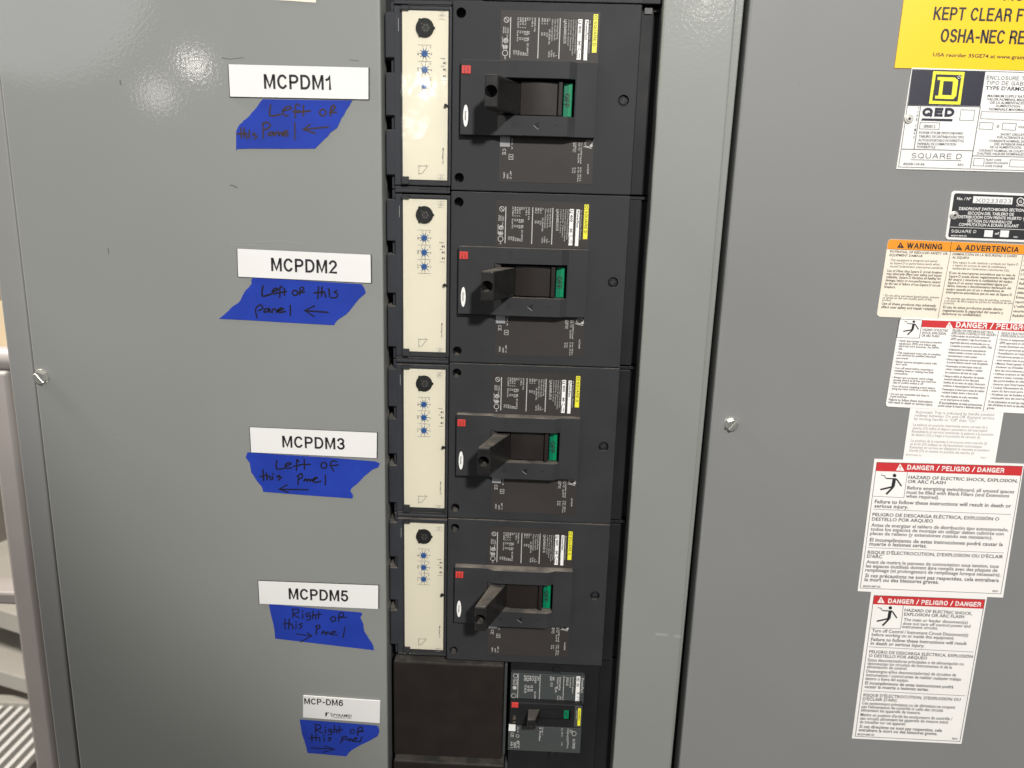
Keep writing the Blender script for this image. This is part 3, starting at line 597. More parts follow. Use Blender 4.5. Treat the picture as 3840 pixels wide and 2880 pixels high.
def circ(x, y, r, ry=None): return [(x + a, y + b) for a, b in arc(0, 0, r, ry or r, 80, 440, 14)]
TAPES = [
 ('torn blue tape below MCPDM1, handwritten Left of this Panel', c3, 'marker1', 16,
  [(645, 607), (1180, 614), (1712, 622), (1690, 655), (1676, 682), (1640, 735), (1610, 795), (1580, 832), (1552, 905), (1530, 945), (1500, 968), (1450, 1000), (1420, 1045), (1388, 1072), (1330, 1130), (1266, 1190), (900, 1193), (520, 1192), (345, 1195), (332, 1218), (334, 1080), (332, 990), (352, 945), (372, 908), (405, 882), (420, 860), (455, 838), (488, 805), (520, 765), (560, 722), (585, 690), (612, 648)],
  [[(742, 680), (735, 800), (860, 785)], [(885, 745), (985, 720), (960, 690), (905, 715), (885, 760), (905, 795), (945, 800)], [(1080, 680), (1050, 665), (1035, 690), (1035, 820)], [(1010, 755), (1080, 745)], [(1130, 680), (1130, 800)], [(1060, 760), (1210, 745)], circ(1360, 765, 38), [(1450, 800), (1455, 710), (1490, 680), (1505, 710), (1470, 740)], [(1440, 765), (1520, 760)],
   [(390, 950), (390, 1060)], [(345, 1020), (430, 1010)], [(425, 950), (425, 1060)], [(425, 1030), (450, 1010), (462, 1070)], [(487, 1020), (490, 1060)], [(486, 985), (490, 995)], [(555, 1010), (530, 1025), (580, 1045), (550, 1075)],
   [(650, 890), (655, 1065)], [(645, 900), (700, 880), (735, 910), (715, 950), (660, 970)], [(770, 1000), (725, 1000), (715, 1035), (750, 1030), (775, 1000), (780, 1035)], [(800, 1035), (805, 1000), (835, 1000), (840, 1035), (848, 1005), (870, 1005), (876, 1035)], [(890, 1020), (945, 1000), (920, 980), (890, 1010), (905, 1040), (945, 1035)], [(1030, 885), (1030, 1080)], [(1420, 935), (1130, 965)], [(1205, 910), (1130, 965), (1265, 1010)]]),
 ('long slanted blue tape below MCPDM2, handwritten Left of this panel', c4b, 'marker', 15,
  [(530, 508), (820, 526), (1200, 549), (1820, 585), (1850, 630), (1868, 680), (1860, 702), (1820, 735), (1790, 762), (1750, 810), (1720, 850), (1675, 905), (1640, 942), (1590, 975), (1540, 1010), (1510, 1040), (1495, 1072), (900, 1040), (500, 1016), (128, 996), (180, 955), (230, 912), (262, 880), (290, 850), (330, 825), (360, 808), (385, 775), (400, 740), (425, 690), (445, 660), (485, 620), (518, 580), (512, 540)],
  [[(650, 610), (645, 725), (745, 705)], [(760, 680), (830, 650), (800, 635), (765, 665), (775, 700), (825, 690)], [(880, 625), (855, 620), (850, 740)], [(820, 690), (880, 680)], [(905, 640), (905, 715)], [(870, 685), (925, 675)], circ(1030, 690, 30), [(1085, 710), (1090, 640), (1120, 620), (1135, 645), (1105, 670)], [(1070, 690), (1140, 680)], [(1310, 620), (1300, 755)], [(1260, 690), (1345, 680)], [(1350, 620), (1345, 725)], [(1345, 700), (1375, 675), (1395, 740)], [(1435, 670), (1440, 730)], [(1428, 645), (1434, 653)], [(1525, 665), (1495, 680), (1535, 705), (1520, 740), (1460, 750)],
   [(580, 985), (565, 880), (620, 830), (650, 870), (600, 900)], [(720, 880), (680, 880), (665, 915), (710, 910), (725, 880), (735, 915)], [(760, 920), (765, 885), (800, 885), (815, 920)], [(830, 905), (890, 880), (860, 870), (830, 895), (850, 920), (915, 910)], [(975, 840), (975, 955)], [(1420, 920), (1150, 900)], [(1260, 845), (1150, 900), (1250, 965)]]),
 ('ragged blue tape below MCPDM3, handwritten Left of this Panel', c5b, 'marker', 15,
  [(235, 540), (700, 572), (1300, 610), (1890, 660), (1950, 685), (1930, 735), (1892, 748), (1860, 762), (1830, 788), (1800, 812), (1755, 848), (1720, 882), (1680, 925), (1640, 962), (1605, 985), (1580, 1012), (1568, 1045), (1590, 1075), (1605, 1100), (1595, 1140), (1000, 1096), (440, 1052), (428, 1010), (420, 985), (375, 935), (340, 890), (310, 835), (285, 800), (272, 735), (265, 680), (235, 640), (210, 605)],
  [[(615, 650), (615, 755), (720, 745)], [(730, 720), (800, 690), (765, 675), (730, 700), (740, 745), (810, 740)], [(900, 660), (875, 640), (870, 770)], [(835, 720), (910, 710)], [(970, 630), (975, 755)], [(910, 700), (1045, 695)], circ(1225, 710, 38), [(1390, 660), (1340, 650), (1310, 700), (1350, 780)], [(1310, 715), (1405, 705)], [(435, 770), (445, 905)], [(400, 855), (475, 835)], [(480, 810), (490, 890)], [(490, 860), (520, 850), (535, 895)], [(555, 850), (560, 890)], [(563, 815), (567, 823)], [(650, 840), (620, 855), (670, 865), (635, 900)],
   [(895, 850), (890, 955)], [(880, 850), (935, 815), (945, 860), (900, 890)], [(985, 885), (965, 910), (1000, 890), (1005, 915)], [(1015, 915), (1030, 885), (1050, 915), (1065, 890), (1080, 915)], [(1085, 900), (1140, 870), (1105, 870), (1090, 905), (1110, 930), (1185, 915)], [(1245, 840), (1245, 960)], [(1020, 1025), (650, 1018)], [(745, 965), (645, 1018), (760, 1058)]]),
 ('blue tape below MCPDM5, handwritten Right of this Panel', c6b, 'marker', 8,
  [(190, 315), (500, 346), (950, 388), (957, 400), (942, 430), (952, 455), (966, 482), (968, 515), (978, 548), (998, 580), (1012, 602), (1030, 630), (1046, 655), (1052, 695), (640, 646), (245, 600), (240, 540), (228, 480), (212, 420)],
  [[(390, 360), (390, 430)], [(385, 360), (430, 360), (435, 385), (395, 400), (440, 430)], [(470, 400), (470, 435)], [(468, 374), (470, 380)], [(530, 390), (500, 395), (505, 420), (530, 410), (530, 440), (505, 450)], [(555, 375), (550, 435)], [(550, 415), (575, 405), (578, 440)], [(600, 380), (600, 435)], [(580, 405), (620, 400)], circ(720, 440, 20), [(765, 460), (770, 395), (800, 390), (800, 415), (770, 425)], [(760, 430), (830, 425)],
   [(325, 440), (325, 525)], [(310, 480), (355, 475)], [(360, 440), (355, 520)], [(355, 490), (380, 480), (390, 520)], [(415, 485), (415, 520)], [(414, 462), (416, 468)], [(465, 475), (440, 485), (465, 500), (440, 520)], [(585, 500), (580, 565)], [(575, 500), (605, 490), (610, 510), (585, 525)], [(640, 535), (625, 560), (655, 545), (655, 565)], [(665, 565), (675, 545), (695, 565)], [(700, 560), (740, 545), (715, 540), (705, 565), (750, 570)], [(815, 510), (800, 590)], [(420, 562), (540, 578)], [(505, 550), (543, 578), (455, 625)]]),
 ('short blue tape below MCP-DM6, handwritten Right of this Panel', c6b, 'marker', 8,
  [(445, 1262), (760, 1286), (1075, 1312), (1092, 1330), (1098, 1365), (1080, 1400), (1042, 1424), (1000, 1446), (955, 1466), (910, 1490), (878, 1508), (850, 1532), (826, 1563), (660, 1548), (510, 1536), (500, 1490), (485, 1440), (465, 1380), (455, 1320)],
  [[(575, 1305), (575, 1370)], [(570, 1305), (610, 1310), (615, 1335), (580, 1345), (630, 1372)], [(655, 1345), (655, 1372)], [(654, 1322), (656, 1328)], [(705, 1340), (680, 1345), (690, 1365), (705, 1350), (705, 1385), (680, 1385)], [(730, 1315), (725, 1370)], [(725, 1350), (745, 1345), (750, 1372)], [(770, 1320), (770, 1370)], [(755, 1350), (795, 1345)], circ(875, 1360, 17), [(920, 1390), (925, 1335), (955, 1325), (955, 1350), (930, 1360)], [(915, 1365), (970, 1360)],
   [(545, 1385), (545, 1440)], [(525, 1415), (570, 1410)], [(580, 1385), (578, 1435)], [(578, 1415), (605, 1410), (610, 1440)], [(645, 1415), (645, 1440)], [(644, 1392), (646, 1398)], [(700, 1410), (680, 1415), (700, 1425), (680, 1440)], [(800, 1405), (780, 1455)], [(790, 1410), (825, 1400), (825, 1420), (795, 1430)], [(835, 1430), (850, 1420), (855, 1440), (870, 1420), (880, 1440)], [(890, 1430), (915, 1415), (900, 1412), (890, 1440), (925, 1440)], [(955, 1405), (935, 1450)], [(540, 1495), (730, 1505)], [(650, 1480), (733, 1507), (640, 1530)]]),
]
def smooth(pts):
    if len(pts) < 3: return pts
    out = []
    for i in range(len(pts) - 1):
        p0, p1, p2, p3 = pts[max(i - 1, 0)], pts[i], pts[i + 1], pts[min(i + 2, len(pts) - 1)]
        for t in (0, .25, .5, .75):
            out.append(tuple(.5 * (2 * p1[j] + (p2[j] - p0[j]) * t + (2 * p0[j] - 5 * p1[j] + 4 * p2[j] - p3[j]) * t * t + (3 * p1[j] - p0[j] - 3 * p2[j] + p3[j]) * t ** 3) for j in (0, 1)))
    return out + [pts[-1]]
for label, cf, ink, wd, outline, strokes in TAPES:
    Yt = DY - .0005
    jag = []
    for i, (x, y) in enumerate(outline):
        jag.append((x + random.uniform(-1.5, 1.5), y + random.uniform(-1.5, 1.5)))
    mb = MB('tape'); mb.prism(pl(cf, Yt, jag), (0, .0003, 0)); mb.m(ink)
    for s in strokes:
        if ink and len(s) == 3 and s[1] in ((1130, 965), (1150, 900), (645, 1018), (543, 578), (733, 1507)): q = s
        else: q = smooth(s)
        line(mb, cf, Yt - .0001, q, wd * random.uniform(1.15, 1.4), True)
    tag(mb.build('tape_strip', smooth=False), label, 'tape', 'strips of blue masking tape')
mb = MB('paper'); mb.prism(pl(lambda x, y: (x, y), DY - .0004, [(1035, -60), (1182, -58), (1185, 10), (1150, 8), (1100, 4), (1034, 0)]), (0, .0003, 0))
tag(mb.build('torn_sticker'), 'torn pale sticker remnant at the top edge of the wide panel', 'sticker')

# ------------------------------------------------------------------ labels on the right door
r6, r7, r8, r9, r10 = crop(3240, 0, .4219), crop(3240, 650, .3919), crop(3240, 1200, .3617), crop(3140, 1680, .3616), crop(3100, 2200, .41)
def lines(mb, cf, Y, rows):
    for r in rows:
        s, x0, y0, x1, y1, cap = r[:6]; k = r[6] if len(r) > 6 else {}
        mb.m(k.get('ink', 'textmid')); write(mb, cf, Y, s, x0, y0, x1, y1, cap, caps=k.get('caps', False), bold=k.get('bold', False), th=k.get('th', .17), ref=k.get('ref'))
Bd = dict(bold=True); Gy = dict(ink='palegrey')
# yellow floor-clearance sign
Y = DY - .0008; t = empty('warning_sign', at(*r6(700, 300), Y), 'bright yellow sign with KEPT CLEAR lettering above the other labels', 'sign', 'labels on the right door')
def part(mb, name, par): o = mb.build(name, par, smooth=False); o.matrix_parent_inverse = Matrix.Translation(-par.location); return o
mb = MB('signyellow'); mb.prism(pl(r6, Y, [(390, -260), (2300, -200), (2215, 652), (1300, 622), (272, 604)]), (0, .0006, 0))
lines(mb, r6, Y, [('KEPT CLEAR FOR', 615, 178, 1405, 196, 118, dict(caps=True, th=.16, ref='KEPT CLEAR F', ink='textblack')), ('OSHA-NEC REGULATIONS', 676, 376, 1418, 396, 122, dict(caps=True, th=.16, ref='OSHA-NEC RE', ink='textblack')),
    ('USA reorder 35GE74 at www.grainger.com', 612, 500, 1420, 526, 33, dict(bold=True, ref='USA reorder 35GE74 at www.grain', ink='textblack')), ('MUST BE', 1240, 6, 1800, 18, 118, dict(caps=True, th=.16, ink='textblack'))])
part(mb, 'face', t)
# equipment name plate
Y = DY - .0009; t = empty('rating_plate', at(*r6(700, 1000), Y), 'white metal rating plate with a yellow square emblem and black block', 'rating plate', 'labels on the right door')
mb = MB('plate'); mb.prism(pl(r6, Y, [(425, 601), (2300, 655), (2185, 1552), (288, 1502)]), (0, .0008, 0))
mb.m('textmid')
Z = Y - .0001
rline(mb, r6, Z, [(432, 616), (2290, 668), (2176, 1538), (308, 1484)], 5)
for q in ([(1035, 945), (945, 1494)], [(390, 938), (1030, 950)], [(503, 945), (445, 1325)], [(335, 1325), (968, 1340)], [(965, 1385), (2200, 1415)]): line(mb, r6, Z, q, 6)
for q in ([(862, 975), (985, 980), (972, 1072), (850, 1068)], [(500, 1088), (675, 1092), (665, 1150), (492, 1146)], [(1045, 992), (1900, 1012), (1890, 1085), (1036, 1055)], [(1030, 1088), (1150, 1092), (1140, 1152), (1022, 1146)], [(1235, 1094), (1355, 1098), (1345, 1158), (1227, 1152)], [(980, 1408), (1070, 1410), (1062, 1476), (970, 1472)], [(1300, 1420), (1700, 1432), (1690, 1492), (1292, 1482)]): rline(mb, r6, Z, q, 4)
lines(mb, r6, Y, [('ENCLOSURE TYPE', 1088, 706, 1425, 716, 34, dict(ref='ENCLOSURE T', caps=True, th=.13)), ('TIPO DE GABINETE', 1084, 752, 1425, 762, 34, dict(ref='TIPO DE GABI', caps=True, th=.13)), ("TYPE D'ARMOIRE", 1078, 798, 1425, 808, 34, dict(ref="TYPE D'ARMO", bold=True)),
    ('MAXIMUM SUPPLY RATING', 1096, 862, 1425, 870, 22, dict(ref='MAXIMUM SUPPLY RAT', bold=True)), ('VALOR NOMINAL MÁXIMO', 1092, 892, 1425, 900, 22, dict(ref='VALOR NOMINAL MÁX', bold=True)), ('DE LA ALIMENTACIÓN', 1122, 922, 1425, 928, 22, dict(ref='DE LA ALIMENTACIÓ', bold=True)), ('ALIMENTATION', 1168, 950, 1385, 956, 20, Bd), ('NOMINALE MAXIMALE', 1110, 980, 1425, 988, 22, dict(ref='NOMINALE MAXIMAL', bold=True)),
    ('Ø', 1178, 1136, 1198, 1136, 26, Bd), ('VOLTS', 1368, 1138, 1470, 1142, 20, Bd), ('SHORT CIRCUIT CURRENT', 1212, 1204, 1425, 1208, 20, dict(ref='SHORT CIRCUIT', bold=True)), ('FOR ALTERNATE SUPPLY', 1182, 1230, 1425, 1236, 20, dict(ref='FOR ALTERNATE SU', bold=True)), ('CORRIENTE NOMINAL DE', 1112, 1262, 1425, 1268, 20, dict(ref='CORRIENTE NOMINAL DE', bold=True)), ('DEL INTERIOR PARA', 1158, 1290, 1425, 1296, 20, Bd), ('DE LA ALIMENTACIÓN.', 1120, 1316, 1400, 1322, 20, Bd), ('COURANT NOMINAL DE COURT-', 1018, 1346, 1425, 1356, 20, Bd), ("D'AUTRES VALEURS NOMINALES", 1004, 1374, 1418, 1382, 20, Bd),
    ('PLANT CODE', 1082, 1428, 1218, 1432, 18, Bd), ('CÓDIGO DE LA PLANTA', 1074, 1456, 1278, 1460, 18, Bd), ("CODE D'USINE", 1072, 1484, 1228, 1488, 18, Bd),
    ('SERIES 2', 528, 1134, 632, 1136, 24, Bd), ('POWER STYLE® SWITCHBOARD', 488, 1190, 878, 1196, 22, Bd), ('TABLERO DE DISTRIBUCIÓN TIPO', 484, 1222, 886, 1232, 22, Bd), ('AUTOSOPORTADO POWERSTYLE', 480, 1256, 886, 1264, 22, Bd), ('PANNEAU DE COMMUTATION', 474, 1288, 816, 1294, 22, Bd), ('POWERSTYLE', 470, 1316, 632, 1320, 22, Bd),
    ('80258-133-06', 348, 1466, 536, 1470, 20, Bd), ('REV.', 832, 1474, 886, 1476, 20, Bd), ('SQUARE D', 418, 1406, 866, 1414, 46, dict(caps=True, th=.12, ink='navy'))])
for i, ch in enumerate('TYPE'): write(mb, r6, Y, ch, 477 - i * 5, 975 + i * 33, 489 - i * 5, 975 + i * 33, 22, caps=False, bold=True)
for i, ch in enumerate('TIPO'): write(mb, r6, Y, ch, 452 - i * 5, 1132 + i * 33, 464 - i * 5, 1132 + i * 33, 22, caps=False, bold=True)
mb.m('navy'); line(mb, r6, Z, [(415, 1420), (862, 1428)], 5)
write(mb, r6, Y, 'QED', 510, 1036, 800, 1040, 80, caps=True, th=.32); mb.face(pl(r6, Z, [(520, 1052), (788, 1058), (783, 1080), (504, 1072)]))
part(mb, 'face', t)
mb = MB('navy'); mb.face(pl(r6, Z, [(434, 620), (1080, 637), (1034, 944), (391, 934)])); part(mb, 'dark_block', t)
mb = MB('yellow'); mb.face(pl(r6, Z - .0001, [(616, 632), (896, 640), (856, 930), (577, 922)]))
mb.m('navy'); mb.face(pl(r6, Z - .0002, [(640, 660), (868, 667), (832, 902), (606, 894)]))
mb.m('yellow'); mb.face(pl(r6, Z - .0003, [(655, 684), (808, 688), (838, 716), (820, 852), (794, 882), (630, 876), (633, 850), (660, 850), (679, 712), (652, 711)]))
mb.m('navy'); mb.face(pl(r6, Z - .0004, [(708, 720), (792, 723), (778, 846), (694, 843)]))
mb.m('plate'); line(mb, r6, Z - .0004, circ(845, 686, 12), 4); part(mb, 'square_emblem', t)
def rivet(par, cf, x, y, r, Y):
    p = at(*cf(x, y), Y); q = MB('rivet').cyl(p, r, .0012, seg=32, bev=.0005); q.m('rivet').cyl(p + Vector((0, -.0012, 0)), r * .6, .0007, bev=.0003, seg=24); q.m('textblack').cyl(p + Vector((0, -.0019, 0)), r * .3, .00005, seg=16)
    o = q.build('rivet', par); o.matrix_parent_inverse = Matrix.Translation(-par.location)
rivet(t, r6, 396, 1058, .0037, Y)
# black section plate
Y = DY - .0009; t = empty('section_plate', at(*r7(1100, 400), Y), 'black metal plate with a pale rim and riveted sides above the orange label', 'section plate', 'labels on the right door')
mb = MB('plate'); mb.prism(pl(r7, Y, [(866, 168), (1000, 172), (2080, 214), (2100, 226), (2104, 250), (2035, 660), (2020, 672), (1990, 676), (800, 632), (786, 622), (782, 604), (838, 196), (848, 176)]), (0, .0008, 0))
mb.m('textblack'); mb.face(pl(r7, Z, [(880, 190), (2070, 236), (2084, 250), (2020, 650), (2005, 656), (814, 610), (806, 600), (862, 205)]))
mb.m('plate'); Z2 = Z - .0001
mb.face(pl(r7, Z2, [(1048, 218), (1425, 232), (1417, 298), (1040, 284)])); mb.face(pl(r7, Z2, [(1155, 543), (1236, 546), (1228, 610), (1147, 607)])); mb.face(pl(r7, Z2, [(1307, 545), (1390, 548), (1382, 612), (1299, 609)])); line(mb, r7, Z2, [(822, 513), (2040, 560)], 4)
line(mb, r7, Z2, circ(1498, 268, 34), 7)
W_ = dict(ink='plate', bold=True)
lines(mb, r7, Z, [('No. / Nº', 888, 254, 1022, 258, 28, W_), ('DEADFRONT SWITCHBOARD SECTION', 908, 350, 1530, 368, 28, W_), ('SECCIÓN DEL TABLERO DE', 990, 394, 1432, 406, 28, W_), ('DISTRIBUCIÓN CON FRENTE MUERTO', 902, 428, 1504, 446, 28, W_), ('SECTION DU PANNEAU DE', 985, 468, 1412, 482, 28, W_), ('COMMUTATION À ÉCRAN ISOLANT', 905, 502, 1478, 518, 28, W_), ('SQUARE D', 832, 566, 1072, 572, 28, dict(ink='plate', caps=True, th=.15)), ('of', 1250, 586, 1290, 588, 26, W_), ('80259-869-06', 832, 602, 980, 606, 14, W_), ('REV.', 1430, 616, 1472, 618, 14, W_), ('UL', 1482, 280, 1512, 281, 26, W_), ('LISTED', 1458, 314, 1535, 317, 15, W_)])
write(mb.m('greybox'), r7, Z2, 'X0233823', 1062, 278, 1405, 288, 40, bold=False)
part(mb, 'face', t); rivet(t, r7, 860, 402, .0036, Y); rivet(t, r7, 1560, 440, .0036, Y)
# orange warning label
Y = DY - .0006; Z = Y - .0001
t = empty('warning_label', at(*r7(700, 1000), Y), 'cream warning label with an orange header reading WARNING and ADVERTENCIA', 'warning label', 'labels on the right door')
mb = MB('paper'); mb.prism(pl(r7, Y, [(262, 630), (2300, 712), (2190, 1455), (150, 1372), (130, 1360), (125, 1342), (228, 660), (240, 638)]), (0, .0004, 0))
mb.m('textmid')
for q in ([(830, 748), (706, 1392)], [(1524, 775), (1394, 1420)]): line(mb, r7, Z, q, 4)
line(mb, r7, Z, [(222, 724), (1560, 780)], 3)
lines(mb, r7, Y, [('POTENTIAL OF REDUCED SAFETY OR', 248, 758, 800, 780, 22, Bd), ('EQUIPMENT DAMAGE', 244, 792, 560, 802, 22, Bd), ('- This equipment is designed and tested', 236, 838, 698, 850, 22), ('by Square D to performance levels which', 250, 868, 722, 882, 22), ('exceed Underwriters Laboratories standards.', 248, 898, 756, 916, 22),
    ('Use of Other than Square D circuit breakers', 220, 942, 748, 960, 24, Bd), ('may adversely affect user safety and impair', 216, 970, 744, 990, 24, Bd), ('reliability. Square D disclaims all liability for', 210, 1002, 738, 1020, 24, Bd), ('damage, injury or non-performance caused', 205, 1032, 728, 1052, 24, Bd), ('by the use or failure of non-Square D circuit', 200, 1064, 728, 1084, 24, Bd), ('breakers.', 195, 1096, 302, 1100, 24, Bd),
    ('• Do not allow petroleum based paints, solvents', 182, 1176, 718, 1198, 22), ('or sprays on the non-metallic parts of this', 178, 1198, 646, 1218, 22), ('product.', 174, 1220, 262, 1224, 22), ('Use of these products may adversely', 168, 1256, 688, 1278, 25, Bd), ('affect user safety and impair reliability.', 164, 1288, 700, 1312, 25, Bd),
    ('DISMINUCIÓN DE LA SEGURIDAD O DAÑO', 846, 782, 1462, 804, 22, Bd), ('AL EQUIPO', 842, 814, 1004, 820, 22, Bd), ('- Este equipo ha sido diseñado y probado por Square D', 834, 860, 1474, 882, 22), ('y supera las normas de nivel de rendimiento', 848, 888, 1358, 908, 22), ('establecidas por Underwriters Laboratories (UL).', 846, 918, 1392, 940, 22),
    ('El uso de interruptores automáticos que no sean de', 814, 962, 1446, 986, 24, Bd), ('Square D puede afectar negativamente la seguridad', 810, 994, 1440, 1016, 24, Bd), ('del usuario y deteriorar la confiabilidad del equipo.', 804, 1024, 1420, 1048, 24, Bd), ('Square D no asume responsabilidad alguna por', 800, 1056, 1376, 1078, 24, Bd), ('daños, lesiones o funcionamiento inadecuado del', 794, 1086, 1404, 1110, 24, Bd), ('equipo causado por el uso o desperfectos de', 786, 1118, 1338, 1138, 24, Bd), ('interruptores automáticos que no sean de Square D.', 782, 1148, 1418, 1174, 24, Bd),
    ('• No permita que pinturas a base de petróleo, solventes', 772, 1204, 1404, 1230, 22), ('o el rocío de ellos toque las partes no metálicas de este', 766, 1228, 1420, 1252, 22), ('producto.', 762, 1250, 866, 1254, 22), ('El uso de estos productos puede afectar', 756, 1290, 1328, 1312, 25, Bd), ('negativamente la seguridad del usuario y', 750, 1322, 1330, 1346, 25, Bd), ('deteriorar su confiabilidad.', 744, 1354, 1120, 1368, 25, Bd)])
for i, s in enumerate(('DIMINUTION', "OU DOMMAGE", "- Cet équipement", 'par Square D', "L'utilisation", 'réduire', 'fiabilité', 'dommages', 'défaillance', 'Évitez', 'vaporiser', "L'utilisation", 'sécurité', 'fiabilité.')):
    y = 800 + i * 44; x = 1526 - i * 9; lines(mb, r7, Y, [(s, x + 8, y, x + 8 + len(s) * 14, y + 4, 23, Bd)])
part(mb, 'face', t)
mb = MB('orange'); mb.face(pl(r7, Z, [(262, 632), (2298, 714), (2284, 806), (222, 722), (229, 662), (241, 640)])); mb.m('textblack')
for x, y in ((350, 658), (908, 680)):
    Zt = Z - .0001; mb.m('textblack').face(pl(r7, Zt, [(x, y), (x + 33, y + 57), (x - 33, y + 54)])); mb.m('orange'); line(mb, r7, Zt - .0001, [(x, y + 18), (x - 1, y + 38)], 7); line(mb, r7, Zt - .0001, [(x - 1, y + 44), (x - 1, y + 49)], 7)
mb.m('textblack'); write(mb, r7, Z, 'WARNING', 408, 718, 746, 730, 54, caps=True, th=.2); write(mb, r7, Z, 'ADVERTENCIA', 964, 738, 1476, 758, 54, caps=True, th=.2); line(mb, r7, Z - .0001, [(838, 654), (824, 748)], 4)
part(mb, 'header', t)
# pictogram of a person hit by a spark
def spark_man(mb, cf, Y, ox, oy, s, ang=0):
    c, n = math.cos(math.radians(ang)), math.sin(math.radians(ang)); f = lambda x, y: cf(ox + s * (x * c - y * n), oy + s * (x * n + y * c))
    mb.face(pl(f, Y, circ(60, 6, 9)[:-1]))
    for pts, wd in (([(60, 20), (54, 62)], 17), ([(62, 22), (20, 22)], 6), ([(64, 20), (74, 28), (96, 58)], 7), ([(52, 62), (-8, 78)], 9), ([(56, 62), (44, 76), (22, 100)], 10)): line(mb, f, Y, pts, wd)
    line(mb, f, Y, [(-6, 5), (4, 9), (12, 9), (14, 18), (22, 22)], 3.4)
def head(mb, cf, Y, quad, tri, th_, text, t0, t1, cap, ref=None):
    mb.m('redink').face(pl(cf, Y, quad)); x, y = tri
    mb.m('paperw').face(pl(cf, Y - .0001, [(x, y), (x + th_ * .6, y + th_ * 1.05), (x - th_ * .62, y + th_ * .98)])); mb.m('redink'); line(mb, cf, Y - .0002, [(x, y + th_ * .34), (x - 1, y + th_ * .68)], th_ * .12); line(mb, cf, Y - .0002, [(x - 1, y + th_ * .78), (x - 1, y + th_ * .88)], th_ * .12)
    mb.m('paperw'); write(mb, cf, Y - .0001, text, *t0, *t1, cap, caps=True, th=.2, ref=ref)
# wide danger label
Y = DY - .0009; Z = Y - .0001
t = empty('danger_label', at(*r8(700, 500), Y), 'wide white danger label of three columns with a red header, below the orange one', 'danger label', 'labels on the right door')
mb = MB('paperw'); mb.prism(pl(r8, Y, [(386, -18), (398, -24), (2200, 44), (2110, 985), (2090, 992), (250, 898), (232, 888), (228, 868), (370, 0)]), (0, .0007, 0)); mb.m('textmid')
rline(mb, r8, Z, [(372, -10), (605, 0), (574, 188), (340, 182)], 5); line(mb, r8, Z, [(1395, 116), (1235, 944)], 5)
lines(mb, r8, Y, [('HAZARD OF ELECTRIC', 606, 110, 872, 122, 24, Bd), ('SHOCK, EXPLOSION,', 600, 142, 852, 154, 24, Bd), ('OR ARC FLASH', 594, 172, 778, 180, 24, Bd)])
L1 = ['• Apply appropriate personal protective', '  equipment (PPE) and follow safe', '  electrical work practices. See NFPA', '  70E.', '', '• This equipment must only be installed', '  and serviced by qualified electrical', '  personnel.', '• Never operate energized switch with', '  door open.', '• Turn off switch before removing or', '  installing fuses or making load side', '  connections.', '• Always use a properly rated voltage', '  sensing device at all line and load fuse', '  clips to confirm switch is off.', '• Turn off power supplying switch before', '  doing any other work on or inside switch.', '• Do not use renewable link fuses in', '  fused switches.']
Y1 = [222, 252, 278, 308, 0, 346, 372, 402, 440, 466, 506, 534, 562, 602, 630, 656, 694, 720, 774, 800]
X1 = [805, 745, 775, 400, 0, 790, 742, 460, 752, 450, 722, 720, 455, 716, 746, 615, 732, 750, 672, 445]
for s, y, x1 in zip(L1, Y1, X1):
    if s:
        x0 = 350 - (y - 222) * .163 + (16 if s[0] == ' ' else 0); lines(mb, r8, Y, [(s.strip(), x0, y, x1, y + (x1 - x0) * .05, 21, Bd)])
lines(mb, r8, Y, [('Failure to follow these instructions', 255, 834, 708, 860, 25, Bd), ('will result in death or serious injury.', 250, 862, 712, 890, 25, Bd), ('PELIGRO DE DESCARGA ELÉCTRICA,', 916, 118, 1344, 140, 23, Bd), ('EXPLOSIÓN O DESTELLO POR ARQUEO', 908, 146, 1370, 168, 23, Bd)])
L2 = [('• Utilice equipo de protección personal', 172, 1295), ('  (EPP) apropiado y siga las prácticas de', 206, 1314), ('  seguridad eléctrica establecidas por su', 242, 1300), ('  Compañía (consulte la norma NFPA 70E).', 276, 1328), ('• Solamente el personal especializado', 314, 1264), ('  deberá instalar y prestar servicios de', 346, 1256), ('  mantenimiento a este equipo.', 380, 1176), ('• Nunca haga funcionar el interruptor con', 416, 1274), ('  la puerta abierta cuando está energizado.', 446, 1288), ('• Desenergice el interruptor antes de', 486, 1216), ('  retirar o instalar los fusibles o realizar', 518, 1228), ('  las conexiones del lado de carga.', 552, 1180), ('• Siempre utilice un dispositivo de tensión', 590, 1244), ('  nominal adecuado en los clips para', 622, 1190), ('  fusibles de los lados de carga y línea para', 656, 1252), ('  confirmar la desenergización del interruptor.', 690, 1258), ('• Desenergice el interruptor antes de realizar', 726, 1248), ('  cualquier trabajo dentro o fuera de él.', 758, 1182), ('• No utilice fusibles de unión renovables', 798, 1180), ('  en los interruptores de fusible.', 832, 1092)]
for s, y, x1 in L2:
    x0 = 890 - (y - 160) * .168 + (16 if s[0] == ' ' else 0); lines(mb, r8, Y, [(s.strip(), x0, y, x1, y + (x1 - x0) * .05, 22, Bd)])
lines(mb, r8, Y, [('El incumplimiento de estas precauciones', 778, 868, 1224, 892, 25, Bd), ('podrá causar la muerte o lesiones serias.', 768, 898, 1218, 922, 25, Bd), ("RISQUE D'ÉLECTROCUTION,", 1424, 148, 1760, 162, 23, Bd), ("D'EXPLOSION OU D'ARC", 1416, 176, 1700, 188, 23, Bd)])
